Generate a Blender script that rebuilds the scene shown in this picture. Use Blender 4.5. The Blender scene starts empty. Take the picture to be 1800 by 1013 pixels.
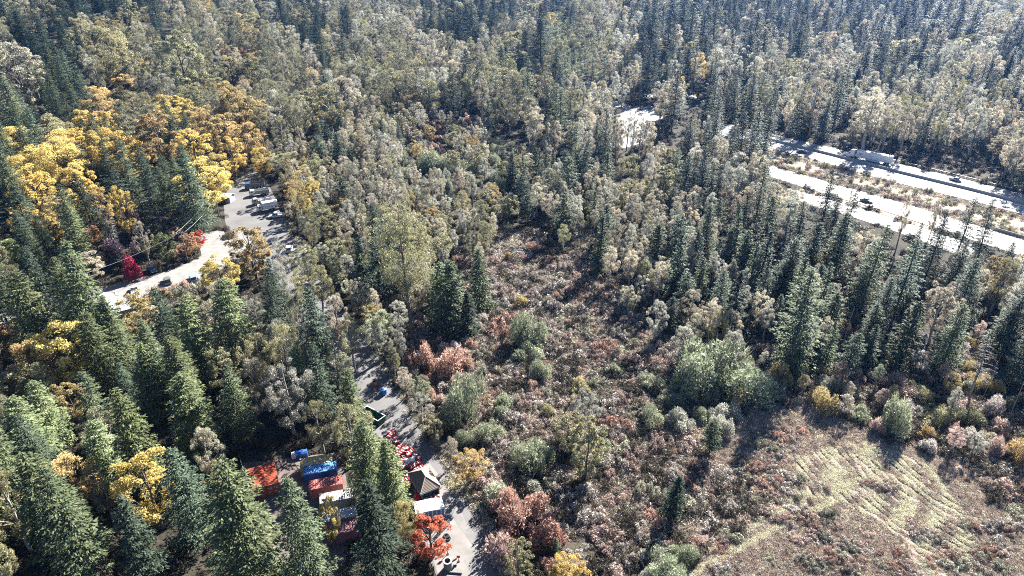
import bpy, bmesh, math, random
import numpy as np
from mathutils import Vector, Matrix

random.seed(7)
RNG = np.random.default_rng(11)
SC = bpy.context.scene
COL = SC.collection
PI = math.pi

# ------------------------------------------------------------------ camera, sky, sun
CAM_H = 95.0
PITCH = math.radians(28.5)                 # the drone camera looks this far below the horizon
FPX = 1200.0                               # focal length in photograph pixels (1800 wide)
cd = bpy.data.cameras.new('camera')
cam = bpy.data.objects.new('camera', cd)
COL.objects.link(cam)
cam.location = (0, 0, CAM_H)
cam.rotation_euler = (math.radians(90) - PITCH, 0, 0)
cd.sensor_width = 36.0
cd.lens = 36.0 * FPX / 1800.0
cd.clip_start = 1.0
cd.clip_end = 9000.0
SC.camera = cam

SUN_AZ = math.radians(34)                  # clockwise from +Y: ahead and to the right
SUN_EL = math.radians(33)
w = bpy.data.worlds.new('World')
SC.world = w
w.use_nodes = True
nt = w.node_tree
sky = nt.nodes.new('ShaderNodeTexSky')
sky.sky_type = 'NISHITA'
sky.sun_disc = False
sky.sun_elevation = SUN_EL
sky.sun_rotation = SUN_AZ
sky.air_density = 0.45
sky.dust_density = 0.0
bg = nt.nodes['Background']
bg.inputs[1].default_value = 0.05
nt.links.new(sky.outputs[0], bg.inputs[0])

sl = bpy.data.lights.new('sun', 'SUN')
sl.energy = 5.0
sl.angle = math.radians(0.5)
sl.color = (1.0, 0.955, 0.88)
so = bpy.data.objects.new('sun', sl)
COL.objects.link(so)
sdir = Vector((math.sin(SUN_AZ) * math.cos(SUN_EL), math.cos(SUN_AZ) * math.cos(SUN_EL), math.sin(SUN_EL)))
so.rotation_euler = sdir.to_track_quat('Z', 'Y').to_euler()
so.location = (0, 0, 300)

SC.view_settings.view_transform = 'Standard'
SC.view_settings.look = 'None'
SC.view_settings.exposure = 2.3
SC.view_settings.gamma = 1.0
SC.view_settings.use_curve_mapping = False
cy = SC.cycles
cy.max_bounces = 4
cy.diffuse_bounces = 1
cy.glossy_bounces = 1
cy.transmission_bounces = 3
cy.volume_bounces = 0
cy.transparent_max_bounces = 6
cy.caustics_reflective = False
cy.caustics_refractive = False
cy.filter_width = 1.05
cy.use_denoising = False
cy.sample_clamp_indirect = 3.0
HAZE = 0.00005

# ------------------------------------------------------------------ land form and pixel <-> place
def sst(t):
    t = np.clip(t, 0, 1)
    return t * t * (3 - 2 * t)

def land(x, y):
    x = np.asarray(x, float); y = np.asarray(y, float)
    h = 34 * sst((-x - 110) / 330) * sst((y - 255) / 260)
    h = h + 60 * sst((y - 640) / 900) + 150 * sst((y - 1300) / 1800)
    h = h + 2.2 * np.sin(x / 63.0 + 1.3) * np.sin(y / 71.0) * sst((y - 380) / 120)
    return h

SP, CP = math.sin(PITCH), math.cos(PITCH)

def place(px, py, z=0.0):
    """the point at height z above the land that the photograph shows at (px, py)"""
    u = (np.asarray(px, float) - 900) / FPX
    v = (np.asarray(py, float) - 506.5) / FPX
    dx, dy, dz = u, CP - v * SP, -(SP + v * CP)
    dz = np.minimum(dz, -0.02)
    D = (CAM_H - z) / -dz
    for _ in range(14):
        hh = land(dx * D, dy * D) + z
        D = 0.5 * D + 0.5 * (CAM_H - hh) / -dz
    return dx * D, dy * D, land(dx * D, dy * D) + z

def P(px, py, z=0.0):
    a = place(px, py, z)
    return Vector((float(a[0]), float(a[1]), float(a[2])))

def project(x, y, z):
    x = np.asarray(x, float); y = np.asarray(y, float); zz = np.asarray(z, float) - CAM_H
    depth = y * CP - zz * SP
    up = y * SP + zz * CP
    depth = np.maximum(depth, 1.0)
    return 900 + FPX * x / depth, 506.5 - FPX * up / depth, depth

# ------------------------------------------------------------------ tagging
def tag(o, label=None, cat=None, group=None, kind=None):
    if label: o['label'] = label
    if cat: o['category'] = cat
    if group: o['group'] = group
    if kind: o['kind'] = kind
    return o

def empty(name, loc, rz=0.0):
    o = bpy.data.objects.new(name, None)
    o.empty_display_size = 0.5
    o.location = loc
    o.rotation_euler = (0, 0, rz)
    COL.objects.link(o)
    return o

# ------------------------------------------------------------------ materials
MATS = {}

def principled(name, col, rough=0.7, metal=0.0, spec=0.5, noise=0.0, scale=3.0, col2=None, bump=0.0, coat=0.0, detail=6):
    if name in MATS: return MATS[name]
    m = bpy.data.materials.new(name)
    m.use_nodes = True
    t = m.node_tree; n = t.nodes; b = n['Principled BSDF']
    b.inputs['Roughness'].default_value = rough
    b.inputs['Metallic'].default_value = metal
    b.inputs['Specular IOR Level'].default_value = spec
    b.inputs['Coat Weight'].default_value = coat
    c = (*col, 1)
    if noise > 0 or col2:
        tc = n.new('ShaderNodeTexCoord'); nz = n.new('ShaderNodeTexNoise')
        nz.inputs['Scale'].default_value = scale; nz.inputs['Detail'].default_value = detail
        nz.inputs['Roughness'].default_value = 0.65
        t.links.new(tc.outputs['Object'], nz.inputs['Vector'])
        r = n.new('ShaderNodeValToRGB')
        r.color_ramp.elements[0].position = 0.35; r.color_ramp.elements[1].position = 0.65
        c2 = col2 if col2 else tuple(x * (1 - noise) for x in col)
        r.color_ramp.elements[0].color = (*c2, 1); r.color_ramp.elements[1].color = c
        t.links.new(nz.outputs['Fac'], r.inputs['Fac'])
        t.links.new(r.outputs['Color'], b.inputs['Base Color'])
        if bump:
            bp = n.new('ShaderNodeBump'); bp.inputs['Strength'].default_value = bump
            bp.inputs['Distance'].default_value = 0.05
            t.links.new(nz.outputs['Fac'], bp.inputs['Height']); t.links.new(bp.outputs['Normal'], b.inputs['Normal'])
    else:
        b.inputs['Base Color'].default_value = c
    MATS[name] = m
    return m

def leaf_mat(name, col, col2, trans=0.3, rough=0.5, spec=0.35, vary=0.35, hue=0.02, lo=0.55, hi=1.5):
    """leaf colour col..col2 leaf by leaf, a little different from plant to plant"""
    m = bpy.data.materials.new(name); m.use_nodes = True
    t = m.node_tree; n = t.nodes; L = t.links
    b = n['Principled BSDF']; out = n['Material Output']
    at = n.new('ShaderNodeAttribute'); at.attribute_name = 'tone'
    oi = n.new('ShaderNodeObjectInfo')
    mix = n.new('ShaderNodeMix'); mix.data_type = 'RGBA'
    mix.inputs[6].default_value = (*col, 1); mix.inputs[7].default_value = (*col2, 1)
    pw = n.new('ShaderNodeMath'); pw.operation = 'FRACT'
    ml = n.new('ShaderNodeMath'); ml.operation = 'MULTIPLY'; ml.inputs[1].default_value = 7.31
    L.new(at.outputs['Fac'], ml.inputs[0]); L.new(ml.outputs[0], pw.inputs[0])
    sh = n.new('ShaderNodeMath'); sh.operation = 'MULTIPLY_ADD'; sh.inputs[1].default_value = 0.7; sh.use_clamp = True
    o2 = n.new('ShaderNodeMath'); o2.operation = 'MULTIPLY_ADD'; o2.inputs[1].default_value = 0.6; o2.inputs[2].default_value = -0.15
    L.new(oi.outputs['Random'], o2.inputs[0]); L.new(pw.outputs[0], sh.inputs[0]); L.new(o2.outputs[0], sh.inputs[2])
    L.new(sh.outputs[0], mix.inputs[0])
    hs = n.new('ShaderNodeHueSaturation')
    vv = n.new('ShaderNodeMapRange'); vv.inputs[3].default_value = lo; vv.inputs[4].default_value = hi
    L.new(at.outputs['Fac'], vv.inputs[0])
    rv = n.new('ShaderNodeMath'); rv.operation = 'MULTIPLY'; rv.inputs[1].default_value = 3.17
    rf = n.new('ShaderNodeMath'); rf.operation = 'FRACT'
    L.new(oi.outputs['Random'], rv.inputs[0]); L.new(rv.outputs[0], rf.inputs[0])
    r2 = n.new('ShaderNodeMapRange'); r2.inputs[3].default_value = 1 - vary; r2.inputs[4].default_value = 1 + vary
    L.new(rf.outputs[0], r2.inputs[0])
    vm = n.new('ShaderNodeMath'); vm.operation = 'MULTIPLY'
    L.new(vv.outputs[0], vm.inputs[0]); L.new(r2.outputs[0], vm.inputs[1]); L.new(vm.outputs[0], hs.inputs['Value'])
    rh = n.new('ShaderNodeMapRange'); rh.inputs[3].default_value = 0.5 - hue; rh.inputs[4].default_value = 0.5 + hue
    L.new(oi.outputs['Random'], rh.inputs[0]); L.new(rh.outputs[0], hs.inputs['Hue'])
    L.new(mix.outputs[2], hs.inputs['Color'])
    L.new(hs.outputs['Color'], b.inputs['Base Color'])
    b.inputs['Roughness'].default_value = rough
    b.inputs['Specular IOR Level'].default_value = spec
    tr = n.new('ShaderNodeBsdfTranslucent'); L.new(hs.outputs['Color'], tr.inputs['Color'])
    ms = n.new('ShaderNodeMixShader'); ms.inputs[0].default_value = trans
    L.new(b.outputs[0], ms.inputs[1]); L.new(tr.outputs[0], ms.inputs[2]); L.new(ms.outputs[0], out.inputs['Surface'])
    MATS[name] = m
    return m

LM = {
 'fir':    leaf_mat('fir_needles', (0.055, 0.080, 0.040), (0.140, 0.165, 0.095), trans=0.08, rough=0.6, spec=0.1, lo=0.5, hi=1.7),
 'firdark':leaf_mat('dark_fir_needles', (0.036, 0.058, 0.038), (0.095, 0.122, 0.082), trans=0.06, rough=0.6, spec=0.1, lo=0.5, hi=1.6),
 'firfar': leaf_mat('shade_dark_needles', (0.017, 0.034, 0.026), (0.050, 0.072, 0.054), trans=0.04, rough=0.7, spec=0.06, lo=0.5, hi=1.6),  # darker needles for distant firs: their backlit shade is put into the colour
 'cedar':  leaf_mat('cedar_fronds', (0.110, 0.145, 0.060), (0.22, 0.245, 0.13), trans=0.18, rough=0.6, spec=0.12, lo=0.5, hi=1.6),
 'spruce': leaf_mat('blue_spruce_needles', (0.03, 0.07, 0.13), (0.05, 0.10, 0.18), trans=0.1, vary=0.1),  # spruce blue, darkened to paint in the shade around the tree
 'yellow': leaf_mat('yellow_maple_leaves', (0.70, 0.53, 0.15), (0.55, 0.46, 0.19), trans=0.42, hue=0.008, lo=0.6, hi=1.35, vary=0.2),
 'gold':   leaf_mat('golden_maple_leaves', (0.56, 0.41, 0.17), (0.42, 0.36, 0.19), trans=0.4, hue=0.01, lo=0.55, hi=1.4, vary=0.25),
 'orange': leaf_mat('orange_leaves', (0.48, 0.28, 0.14), (0.44, 0.33, 0.20), trans=0.38, hue=0.01, lo=0.5, hi=1.4, vary=0.2),
 'ygreen': leaf_mat('yellow_green_leaves', (0.36, 0.335, 0.18), (0.25, 0.25, 0.15), trans=0.34, hue=0.01, lo=0.5, hi=1.5, vary=0.25),
 'green':  leaf_mat('green_leaves', (0.13, 0.17, 0.06), (0.24, 0.26, 0.12), trans=0.3, lo=0.5, hi=1.6, vary=0.2),
 'tan':    leaf_mat('tan_alder_leaves', (0.46, 0.40, 0.31), (0.34, 0.33, 0.25), trans=0.4, hue=0.008, lo=0.35, hi=1.7, vary=0.3),
 'olive':  leaf_mat('olive_leaves', (0.18, 0.18, 0.11), (0.30, 0.285, 0.19), trans=0.26, lo=0.4, hi=1.7, vary=0.3, hue=0.01),
 'grey':   leaf_mat('grey_alder_twigs', (0.42, 0.405, 0.355), (0.29, 0.30, 0.24), trans=0.4, hue=0.008, lo=0.35, hi=1.8, vary=0.3),
 'willow': leaf_mat('pale_willow_leaves', (0.26, 0.30, 0.20), (0.36, 0.38, 0.25), trans=0.3, lo=0.4, hi=1.6, vary=0.15),
 'bramble':leaf_mat('bramble_leaves', (0.42, 0.375, 0.35), (0.31, 0.29, 0.25), trans=0.32, hue=0.006, rough=0.4, spec=0.6, lo=0.2, hi=2.3, vary=0.15),
 'pink':   leaf_mat('pinkish_bramble_leaves', (0.44, 0.31, 0.27), (0.37, 0.30, 0.265), trans=0.35, hue=0.006, rough=0.45, spec=0.5, lo=0.25, hi=2.0, vary=0.25),
 'moss':   leaf_mat('green_bramble_leaves', (0.26, 0.265, 0.18), (0.40, 0.40, 0.31), trans=0.3, hue=0.006, rough=0.45, spec=0.5, lo=0.25, hi=2.0, vary=0.3),
 'rust':   leaf_mat('rusty_red_leaves', (0.48, 0.27, 0.20), (0.44, 0.33, 0.28), trans=0.38, hue=0.008, lo=0.4, hi=1.6, vary=0.25),
 'red':    leaf_mat('scarlet_leaves', (0.50, 0.11, 0.065), (0.50, 0.17, 0.09), trans=0.4, lo=0.6, hi=1.4, vary=0.1),
 'maroon': leaf_mat('maroon_leaves', (0.22, 0.012, 0.045), (0.30, 0.03, 0.08), trans=0.3, lo=0.5, hi=1.5, vary=0.1),
 'purple': leaf_mat('purple_leaves', (0.13, 0.075, 0.11), (0.18, 0.12, 0.15), trans=0.2, lo=0.5, hi=1.6, vary=0.2),
 'straw':  leaf_mat('pale_straw', (0.74, 0.70, 0.55), (0.66, 0.64, 0.46), trans=0.2, hue=0.004, lo=0.5, hi=1.5, vary=0.35),
 'hay':    leaf_mat('pinkish_dry_grass', (0.36, 0.27, 0.235), (0.47, 0.39, 0.33), trans=0.15, lo=0.4, hi=1.6, vary=0.35, hue=0.004),
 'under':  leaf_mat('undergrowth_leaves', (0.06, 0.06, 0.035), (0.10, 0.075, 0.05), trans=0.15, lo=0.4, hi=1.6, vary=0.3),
}
BARK = principled('bark', (0.13, 0.105, 0.085), 0.9, noise=0.4, scale=2)
PALEBARK = principled('pale_bark', (0.34, 0.32, 0.29), 0.85, noise=0.4, scale=2)
DEADWOOD = principled('dead_wood', (0.30, 0.28, 0.26), 0.85, noise=0.4, scale=1.5)

# ------------------------------------------------------------------ numpy mesh building
class Geo:
    """faces with 3 or 4 corners, one tone and one material per face"""
    def __init__(s): s.v = []; s.f = []; s.t = []; s.m = []; s.n = 0
    def kites(s, c, a, b, tone, mat=0):
        """kites centred on c, half axes a (long) and b (wide)"""
        k = len(c)
        v = np.stack([c - a, c + b - a * 0.15, c + a, c - b - a * 0.15], 1).reshape(-1, 3)
        f = (np.arange(k * 4).reshape(k, 4) + s.n)
        s.v.append(v); s.f.append(f); s.t.append(tone); s.m.append(np.full(k, mat)); s.n += 4 * k
    def tube(s, pts, rad, sides=6, mat=0, tone=0.5):
        pts = np.asarray(pts, float); k = len(pts)
        d = np.gradient(pts, axis=0); d /= np.linalg.norm(d, axis=1)[:, None] + 1e-9
        ref = np.where(np.abs(d[:, 2:3]) < 0.9, np.array([[0, 0, 1.0]]), np.array([[1.0, 0, 0]]))
        a = np.cross(d, ref); a /= np.linalg.norm(a, axis=1)[:, None]; b = np.cross(d, a)
        th = np.arange(sides) / sides * 2 * PI
        v = pts[:, None] + np.asarray(rad, float)[:, None, None] * (a[:, None] * np.cos(th)[None, :, None] + b[:, None] * np.sin(th)[None, :, None])
        i = np.arange(k - 1)[:, None] * sides; j = np.arange(sides)[None, :]; j2 = (j + 1) % sides
        f = np.stack([i + j, i + j2, i + sides + j2, i + sides + j], -1).reshape(-1, 4) + s.n
        s.v.append(v.reshape(-1, 3)); s.f.append(f); s.t.append(np.full(len(f), tone)); s.m.append(np.full(len(f), mat)); s.n += k * sides
    def mesh(s, name, mats, only=None):
        v = np.concatenate(s.v); f = np.concatenate(s.f); t = np.concatenate(s.t); m = np.concatenate(s.m)
        if only is not None:
            k = m == only
            f, t, m = f[k], t[k], m[k] * 0
            used, inv = np.unique(f, return_inverse=True); v = v[used]; f = inv.reshape(-1, 4)
        me = bpy.data.meshes.new(name)
        me.vertices.add(len(v)); me.vertices.foreach_set('co', v.astype(np.float32).ravel())
        me.loops.add(len(f) * 4); me.loops.foreach_set('vertex_index', f.astype(np.int32).ravel())
        me.polygons.add(len(f)); me.polygons.foreach_set('loop_start', (np.arange(len(f)) * 4).astype(np.int32))
        me.polygons.foreach_set('material_index', m.astype(np.int32))
        at = me.attributes.new('tone', 'FLOAT', 'FACE'); at.data.foreach_set('value', t.astype(np.float32))
        for x in mats: me.materials.append(x)
        me.update(calc_edges=True)
        return me

def unit(v): return v / (np.linalg.norm(v, axis=-1, keepdims=True) + 1e-9)

def rvec(r, n): return unit(r.normal(size=(n, 3)))

def conifer(seed, H=24.0, R=3.8, clear=0.1, nb=330, shag=1.0, droop=0.25, power=0.85, gaps=0.0):
    """trunk (material 0) and boughs of needle sprays (material 1)"""
    r = np.random.default_rng(seed); g = Geo()
    k = 9; z = np.linspace(0, H * 0.985, k)
    bend = np.cumsum(r.normal(0, 0.05, (k, 2)), 0)
    g.tube(np.c_[bend, z], 0.30 * H / 24 * (1 - z / H) ** 0.8 + 0.03, 6, 0)
    for i in range(nb):
        t = ((i + r.random()) / nb) ** 0.88
        if gaps and r.random() < gaps * (0.5 + 0.5 * math.sin(t * 37 + seed)): continue
        zz = H * (clear + (1 - clear) * t) * 0.985
        Lr = R * (max(0.0, 1 - t) ** power) * r.uniform(0.62, 1.12) * min(1.0, 0.55 + t * 4) + 0.25
        az = i * 2.39996 + r.normal(0, 0.25)
        up = 0.55 * t - droop * (1 - t) + r.normal(0, 0.08)
        n = max(5, int(9 + Lr * 9.5 * shag))
        s = np.sort(r.uniform(0.12, 1.0, n)) * Lr
        d = np.array([math.cos(az), math.sin(az), 0.0]); side = np.array([-d[1], d[0], 0.0])
        sag = up * s - 0.045 * s * s + 0.10 * np.maximum(0, s / Lr - 0.7) * Lr
        c0 = np.array([np.interp(zz, z, bend[:, 0]), np.interp(zz, z, bend[:, 1]), zz])
        wid = 0.34 * Lr * np.sin(np.clip(s / Lr, 0, 1) * PI * 0.85 + 0.25) + 0.12
        off = r.uniform(-1, 1, n) * wid * 0.9
        c = c0 + s[:, None] * d + sag[:, None] * np.array([0, 0, 1.0]) + off[:, None] * side
        c[:, 2] -= np.abs(off) * 0.28 + r.uniform(0, 0.16, n)
        ln = r.uniform(0.17, 0.44, n) * (0.7 + 0.3 * min(Lr, 3) / 3)
        ax = unit(d + np.sign(off)[:, None] * side * r.uniform(0.2, 1.1, (n, 1)) + np.array([0, 0, 1.0]) * r.normal(-0.15, 0.35, (n, 1)))
        wv = unit(np.cross(ax, rvec(r, n) * 0.55 + np.array([0, 0, 1.0])))
        tone = np.clip(0.35 * r.random() + 0.65 * r.random(n), 0, 1)
        g.kites(c, ax * ln[:, None], wv * (ln * 0.36)[:, None], tone, 1)
    return g

def limbs(g, r, tips, base_pts, base_r, rad=0.12, sides=4):
    for p in tips:
        j = np.argmin(np.abs(base_pts[:, 2] - max(base_pts[0, 2], p[2] - r.uniform(0.5, 1.0) * np.linalg.norm(p[:2]) * 1.1 - 0.6)))
        a = base_pts[j]; mid = (a + p) / 2 + r.normal(0, 0.25, 3); mid[2] -= 0.05 * np.linalg.norm(p - a)
        r0 = min(base_r[j] * 0.6, rad)
        g.tube([a, mid, p], [r0, r0 * 0.6, 0.02], sides, 0)

def broadleaf(seed, H=18.0, R=5.5, base=0.25, nclump=60, nleaf=230, leaf=0.155, cl=0.215, shape=1.0, top=0.9, twigs=0.0, cz=0.85):
    r = np.random.default_rng(seed); g = Geo()
    k = 8; z = np.linspace(0, H * 0.88, k); bend = np.cumsum(r.normal(0, 0.14, (k, 2)), 0)
    bp = np.c_[bend, z]; br = 0.34 * (H / 18) * (1 - z / (H * 0.95)) ** 0.9 + 0.03
    g.tube(bp, br, 7, 0)
    zc = H * (base + (1 - base) * 0.5); hz = H * (1 - base) * 0.5
    ph = r.uniform(0, 6.28, 6)
    cs = []
    for i in range(nclump):
        d = r.normal(size=3); d /= np.linalg.norm(d)
        rad = r.uniform(0.30, 1.0) ** 0.33
        lump = 1 + 0.20 * math.sin(3 * math.atan2(d[1], d[0]) + ph[0]) * math.cos(2 * d[2] + ph[1]) + 0.15 * math.sin(5 * math.atan2(d[1], d[0]) + 3 * d[2] + ph[2])
        x = np.array([d[0] * R * rad * lump, d[1] * R * rad * lump, zc + d[2] * hz * rad * min(1.05, lump)])
        t = (x[2] - H * base) / (H * (1 - base))
        fac = 1 - (1 - top) * max(0, t) ** 1.5
        if t < 0.35: fac *= 0.62 + 0.38 * max(t, 0) / 0.35 * shape
        x[:2] *= fac
        cs.append(x)
    cs = np.array(cs)
    # the limbs
    pick = r.choice(len(cs), min(len(cs), 26), replace=False)
    bo = np.c_[np.interp(cs[:, 2], z, bend[:, 0]), np.interp(cs[:, 2], z, bend[:, 1])] * 0.5
    cs[:, :2] += bo
    limbs(g, r, cs[pick], bp, br)
    cen = np.array([0, 0, zc])
    for x in cs:
        cr = R * cl * r.uniform(0.6, 1.25)
        n = int(nleaf * r.uniform(0.6, 1.3))
        d = rvec(r, n); d[:, 2] = np.where(r.random(n) < .7, np.abs(d[:, 2]), d[:, 2])
        out = unit(x - cen)
        p = x + unit(d + out * 0.35) * (cr * r.uniform(0.25, 1.0, n) ** 0.5)[:, None] * np.array([1, 1, cz])
        nt_ = int(n * twigs)
        ln = leaf * r.uniform(0.55, 1.35, n)
        nrm = unit(rvec(r, n) * 0.9 + np.array([0, 0, 0.5]) + out * 0.3)
        ax = unit(np.cross(nrm, rvec(r, n))); wv = np.cross(nrm, ax)
        wd = ln * 0.72
        if nt_:
            ax[:nt_] = unit(unit(p[:nt_] - x) * 0.7 + out * 0.3 + np.array([0, 0, 0.9]) + rvec(r, nt_) * 0.35)
            wv[:nt_] = unit(np.cross(ax[:nt_], rvec(r, nt_)))
            ln[:nt_] *= 2.4; wd[:nt_] = ln[:nt_] * 0.085 + 0.02
        tb = r.random()
        g.kites(p, ax * ln[:, None], wv * wd[:, None], np.clip(0.45 * tb + 0.55 * r.random(n), 0, 1), 1)
    return g

def lobes(r, R, k, low=0.45):
    """centre x, y, radius and height factor of the lobes of an uneven bush"""
    out = [(0.0, 0.0, R * 0.55, 1.0)]
    for i in range(k):
        a = r.uniform(0, 2 * PI); q = r.uniform(0.35, 0.85) * R
        out.append((math.cos(a) * q, math.sin(a) * q, R * r.uniform(0.22, 0.5), r.uniform(low, 1.0)))
    return out

def shrub(seed, H=3.0, R=2.0, n=1500, leaf=0.13, twigs=0.4, stems=14, flat=0.5):
    """many stemmed bush: stems (0), leaves and twigs (1) in uneven lobes"""
    r = np.random.default_rng(seed); g = Geo()
    lb = lobes(r, R, 7)
    wt = np.array([l[2] ** 2 * l[3] for l in lb]); wt /= wt.sum()
    for i in range(stems):
        l = lb[r.integers(len(lb))]
        tip = np.array([l[0] + r.normal(0, l[2] * .5), l[1] + r.normal(0, l[2] * .5), H * l[3] * r.uniform(0.8, 1.1)])
        g.tube([np.array([tip[0] * 0.12, tip[1] * 0.12, 0]), tip * np.array([0.55, 0.55, 0.6]), tip], [0.05, 0.035, 0.012], 3, 0)
    for l, wq in zip(lb, wt):
        m = max(20, int(n * wq * 1.15)); az = r.uniform(0, 2 * PI, m); q = np.sqrt(r.random(m))
        q *= 1 + 0.22 * np.sin(3 * az + r.uniform(0, 6)) + 0.1 * r.normal(size=m)
        top = H * l[3] * np.clip(1 - flat * q ** 2.2, .1, 1)
        zz = top * r.uniform(0.08, 1.0, m) ** 0.55
        p = np.c_[l[0] + np.cos(az) * q * l[2], l[1] + np.sin(az) * q * l[2], zz]
        ln = leaf * r.uniform(0.5, 1.5, m)
        nrm = unit(rvec(r, m) + np.array([0, 0, 0.45])); ax = unit(np.cross(nrm, rvec(r, m))); wv = np.cross(nrm, ax); wd = ln * 0.66
        k = int(m * twigs)
        out = np.c_[np.cos(az) * q, np.sin(az) * q, np.full(m, 1.1)]
        ax[:k] = unit(out[:k] + rvec(r, k) * 0.45)
        wv[:k] = unit(np.cross(ax[:k], rvec(r, k))); ln[:k] *= 2.5; wd[:k] = ln[:k] * 0.08 + 0.008
        g.kites(p, ax * ln[:, None], wv * wd[:, None], np.clip(r.random() * .3 + r.random(m) * .7, 0, 1), 1)
    return g

def bramble(seed, H=1.5, R=2.4, n=1500):
    """a patch of tangled brambles: arching canes and leaves over an uneven top"""
    r = np.random.default_rng(seed); g = Geo()
    for i in range(22):
        az = r.uniform(0, 6.28); L = R * r.uniform(0.4, 1.0); a = np.linspace(0, 1, 5); ox, oy = r.normal(0, R * .35, 2); t2 = r.normal(0, .5)
        g.tube(np.c_[ox + np.cos(az + t2 * a) * L * a, oy + np.sin(az + t2 * a) * L * a, H * r.uniform(.6, 1.25) * np.sin(a * PI * 0.85 + 0.1)], np.linspace(0.028, 0.010, 5), 3, 0)
    lb = [(r.normal(0, R * .42), r.normal(0, R * .42), R * r.uniform(.16, .42), r.uniform(.35, 1.05)) for _ in range(11)]
    wt = np.array([l[2] ** 2 for l in lb]); wt /= wt.sum()
    for l, wq in zip(lb, wt):
        m = max(25, int(n * wq)); az = r.uniform(0, 2 * PI, m); q = np.sqrt(r.random(m)) * (1 + .25 * np.sin(3 * az + r.uniform(0, 6)))
        st = r.uniform(.6, 1.6); rot = r.uniform(0, 3.14)
        u, v = np.cos(az) * q * l[2] * st, np.sin(az) * q * l[2] / st
        p = np.c_[l[0] + u * math.cos(rot) - v * math.sin(rot), l[1] + u * math.sin(rot) + v * math.cos(rot), H * l[3] * np.clip(1 - .8 * q ** 2, .04, 1) * r.uniform(0.3, 1.0, m) ** 0.4]
        ln = 0.115 * r.uniform(0.45, 1.5, m)
        nrm = unit(rvec(r, m) * 0.85 + np.array([0, 0, 0.6])); ax = unit(np.cross(nrm, rvec(r, m))); wv = np.cross(nrm, ax); wd = ln * 0.7
        k = m // 3
        ax[:k] = unit(rvec(r, k) + np.array([0, 0, 0.5])); wv[:k] = unit(np.cross(ax[:k], rvec(r, k))); ln[:k] *= 2.4; wd[:k] = 0.02
        g.kites(p, ax * ln[:, None], wv * wd[:, None], np.clip(r.random() * .35 + r.random(m) * .65, 0, 1), 1)
    return g

def tuft(seed, n=14, H=0.35, lay=0.8):
    r = np.random.default_rng(seed); g = Geo()
    d = unit(np.c_[r.normal(1.0 * lay, 0.55, n), r.normal(0, 0.5, n), r.uniform(0.15, 0.9, n)])
    p = np.c_[r.normal(0, 0.16, (n, 2)), np.full(n, 0.05)] + d * H * 0.4
    g.kites(p, d * (H * r.uniform(0.35, 0.7, n))[:, None], unit(np.cross(d, rvec(r, n))) * 0.028, r.random(n), 1)
    g.m = [np.zeros_like(x) for x in g.m]
    return g

def snag(seed, H=17.0, R=3.2, nb=60, broken=False):
    """a dead tree: bare trunk and bare drooping branches"""
    r = np.random.default_rng(seed); g = Geo()
    k = 9; z = np.linspace(0, H, k); bend = np.cumsum(r.normal(0, 0.10, (k, 2)), 0)
    g.tube(np.c_[bend, z], 0.20 * (1 - z / H * 0.85) + 0.015, 7, 0)
    for i in range(nb):
        t = r.uniform(0.35, 0.98); zz = H * t; az = r.uniform(0, 6.28); L = R * (1.15 - t) * r.uniform(0.6, 1.3)
        a = np.linspace(0, 1, 4); c0 = np.array([np.interp(zz, z, bend[:, 0]), np.interp(zz, z, bend[:, 1]), zz])
        pts = c0 + np.c_[np.cos(az) * L * a, np.sin(az) * L * a, 0.25 * L * a - 0.45 * L * a * a]
        g.tube(pts, np.linspace(0.055, 0.014, 4), 3, 1)
        m = 7; s = r.uniform(0.3, 1, m)
        c = c0 + np.c_[np.cos(az) * L * s, np.sin(az) * L * s, 0.25 * L * s - 0.45 * L * s * s - 0.08]
        ax = unit(np.c_[np.full(m, np.cos(az)), np.full(m, np.sin(az)), np.full(m, -0.3)] + rvec(r, m) * 0.8)
        g.kites(c, ax * 0.28, unit(np.cross(ax, rvec(r, m))) * 0.028, r.random(m), 1)
    return g

# name, category, geometry variants, natural height, crown half width
KINDS = {}
def kind(key, name, cat, geos, H, R, bark):
    KINDS[key] = dict(name=name, cat=cat, geos=geos, H=H, R=R, bark=bark, parts=[])
    for i, g in enumerate(geos):
        mt = g.mesh(name + '_trunk', [bark], 0)
        mc = g.mesh(name + '_crown', [LM['fir']], 1)
        ma = g.mesh(name, [bark, LM['fir']])
        KINDS[key]['parts'].append((mt, mc, ma))

kind('F', 'fir_tree', 'fir tree', [conifer(1, 26, 6.6, nb=180, power=0.62, shag=1.3), conifer(2, 26, 6.0, nb=165, gaps=0.2, shag=1.3, power=0.7), conifer(3, 26, 7.0, nb=190, droop=0.15, shag=1.3, power=0.68),
     conifer(4, 26, 5.4, clear=0.22, nb=130, gaps=0.3, droop=0.35, shag=1.3, power=0.6), conifer(5, 26, 6.0, clear=0.05, nb=170, gaps=0.15, power=0.55, shag=1.3)], 26.0, 6.0, BARK)
kind('S', 'fir_tree', 'fir tree', [conifer(11, 14, 4.2, nb=120, clear=0.06, shag=1.5, power=0.65), conifer(12, 14, 3.3, nb=120, clear=0.03, gaps=0.2, shag=1.5), conifer(13, 14, 4.8, nb=105, clear=0.22, droop=0.1, gaps=0.2, shag=1.5, power=0.6)], 14.0, 3.8, BARK)
kind('G', 'cedar_tree', 'cedar tree', [conifer(21, 23, 6.2, clear=0.03, nb=260, power=0.6, droop=0.3, shag=1.3), conifer(22, 23, 5.6, clear=0.03, nb=240, power=0.62, droop=0.4, shag=1.3, gaps=0.15),
     conifer(23, 23, 6.6, clear=0.05, nb=260, power=0.55, droop=0.2, shag=1.2, gaps=0.2)], 23.0, 6.1, BARK)
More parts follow.
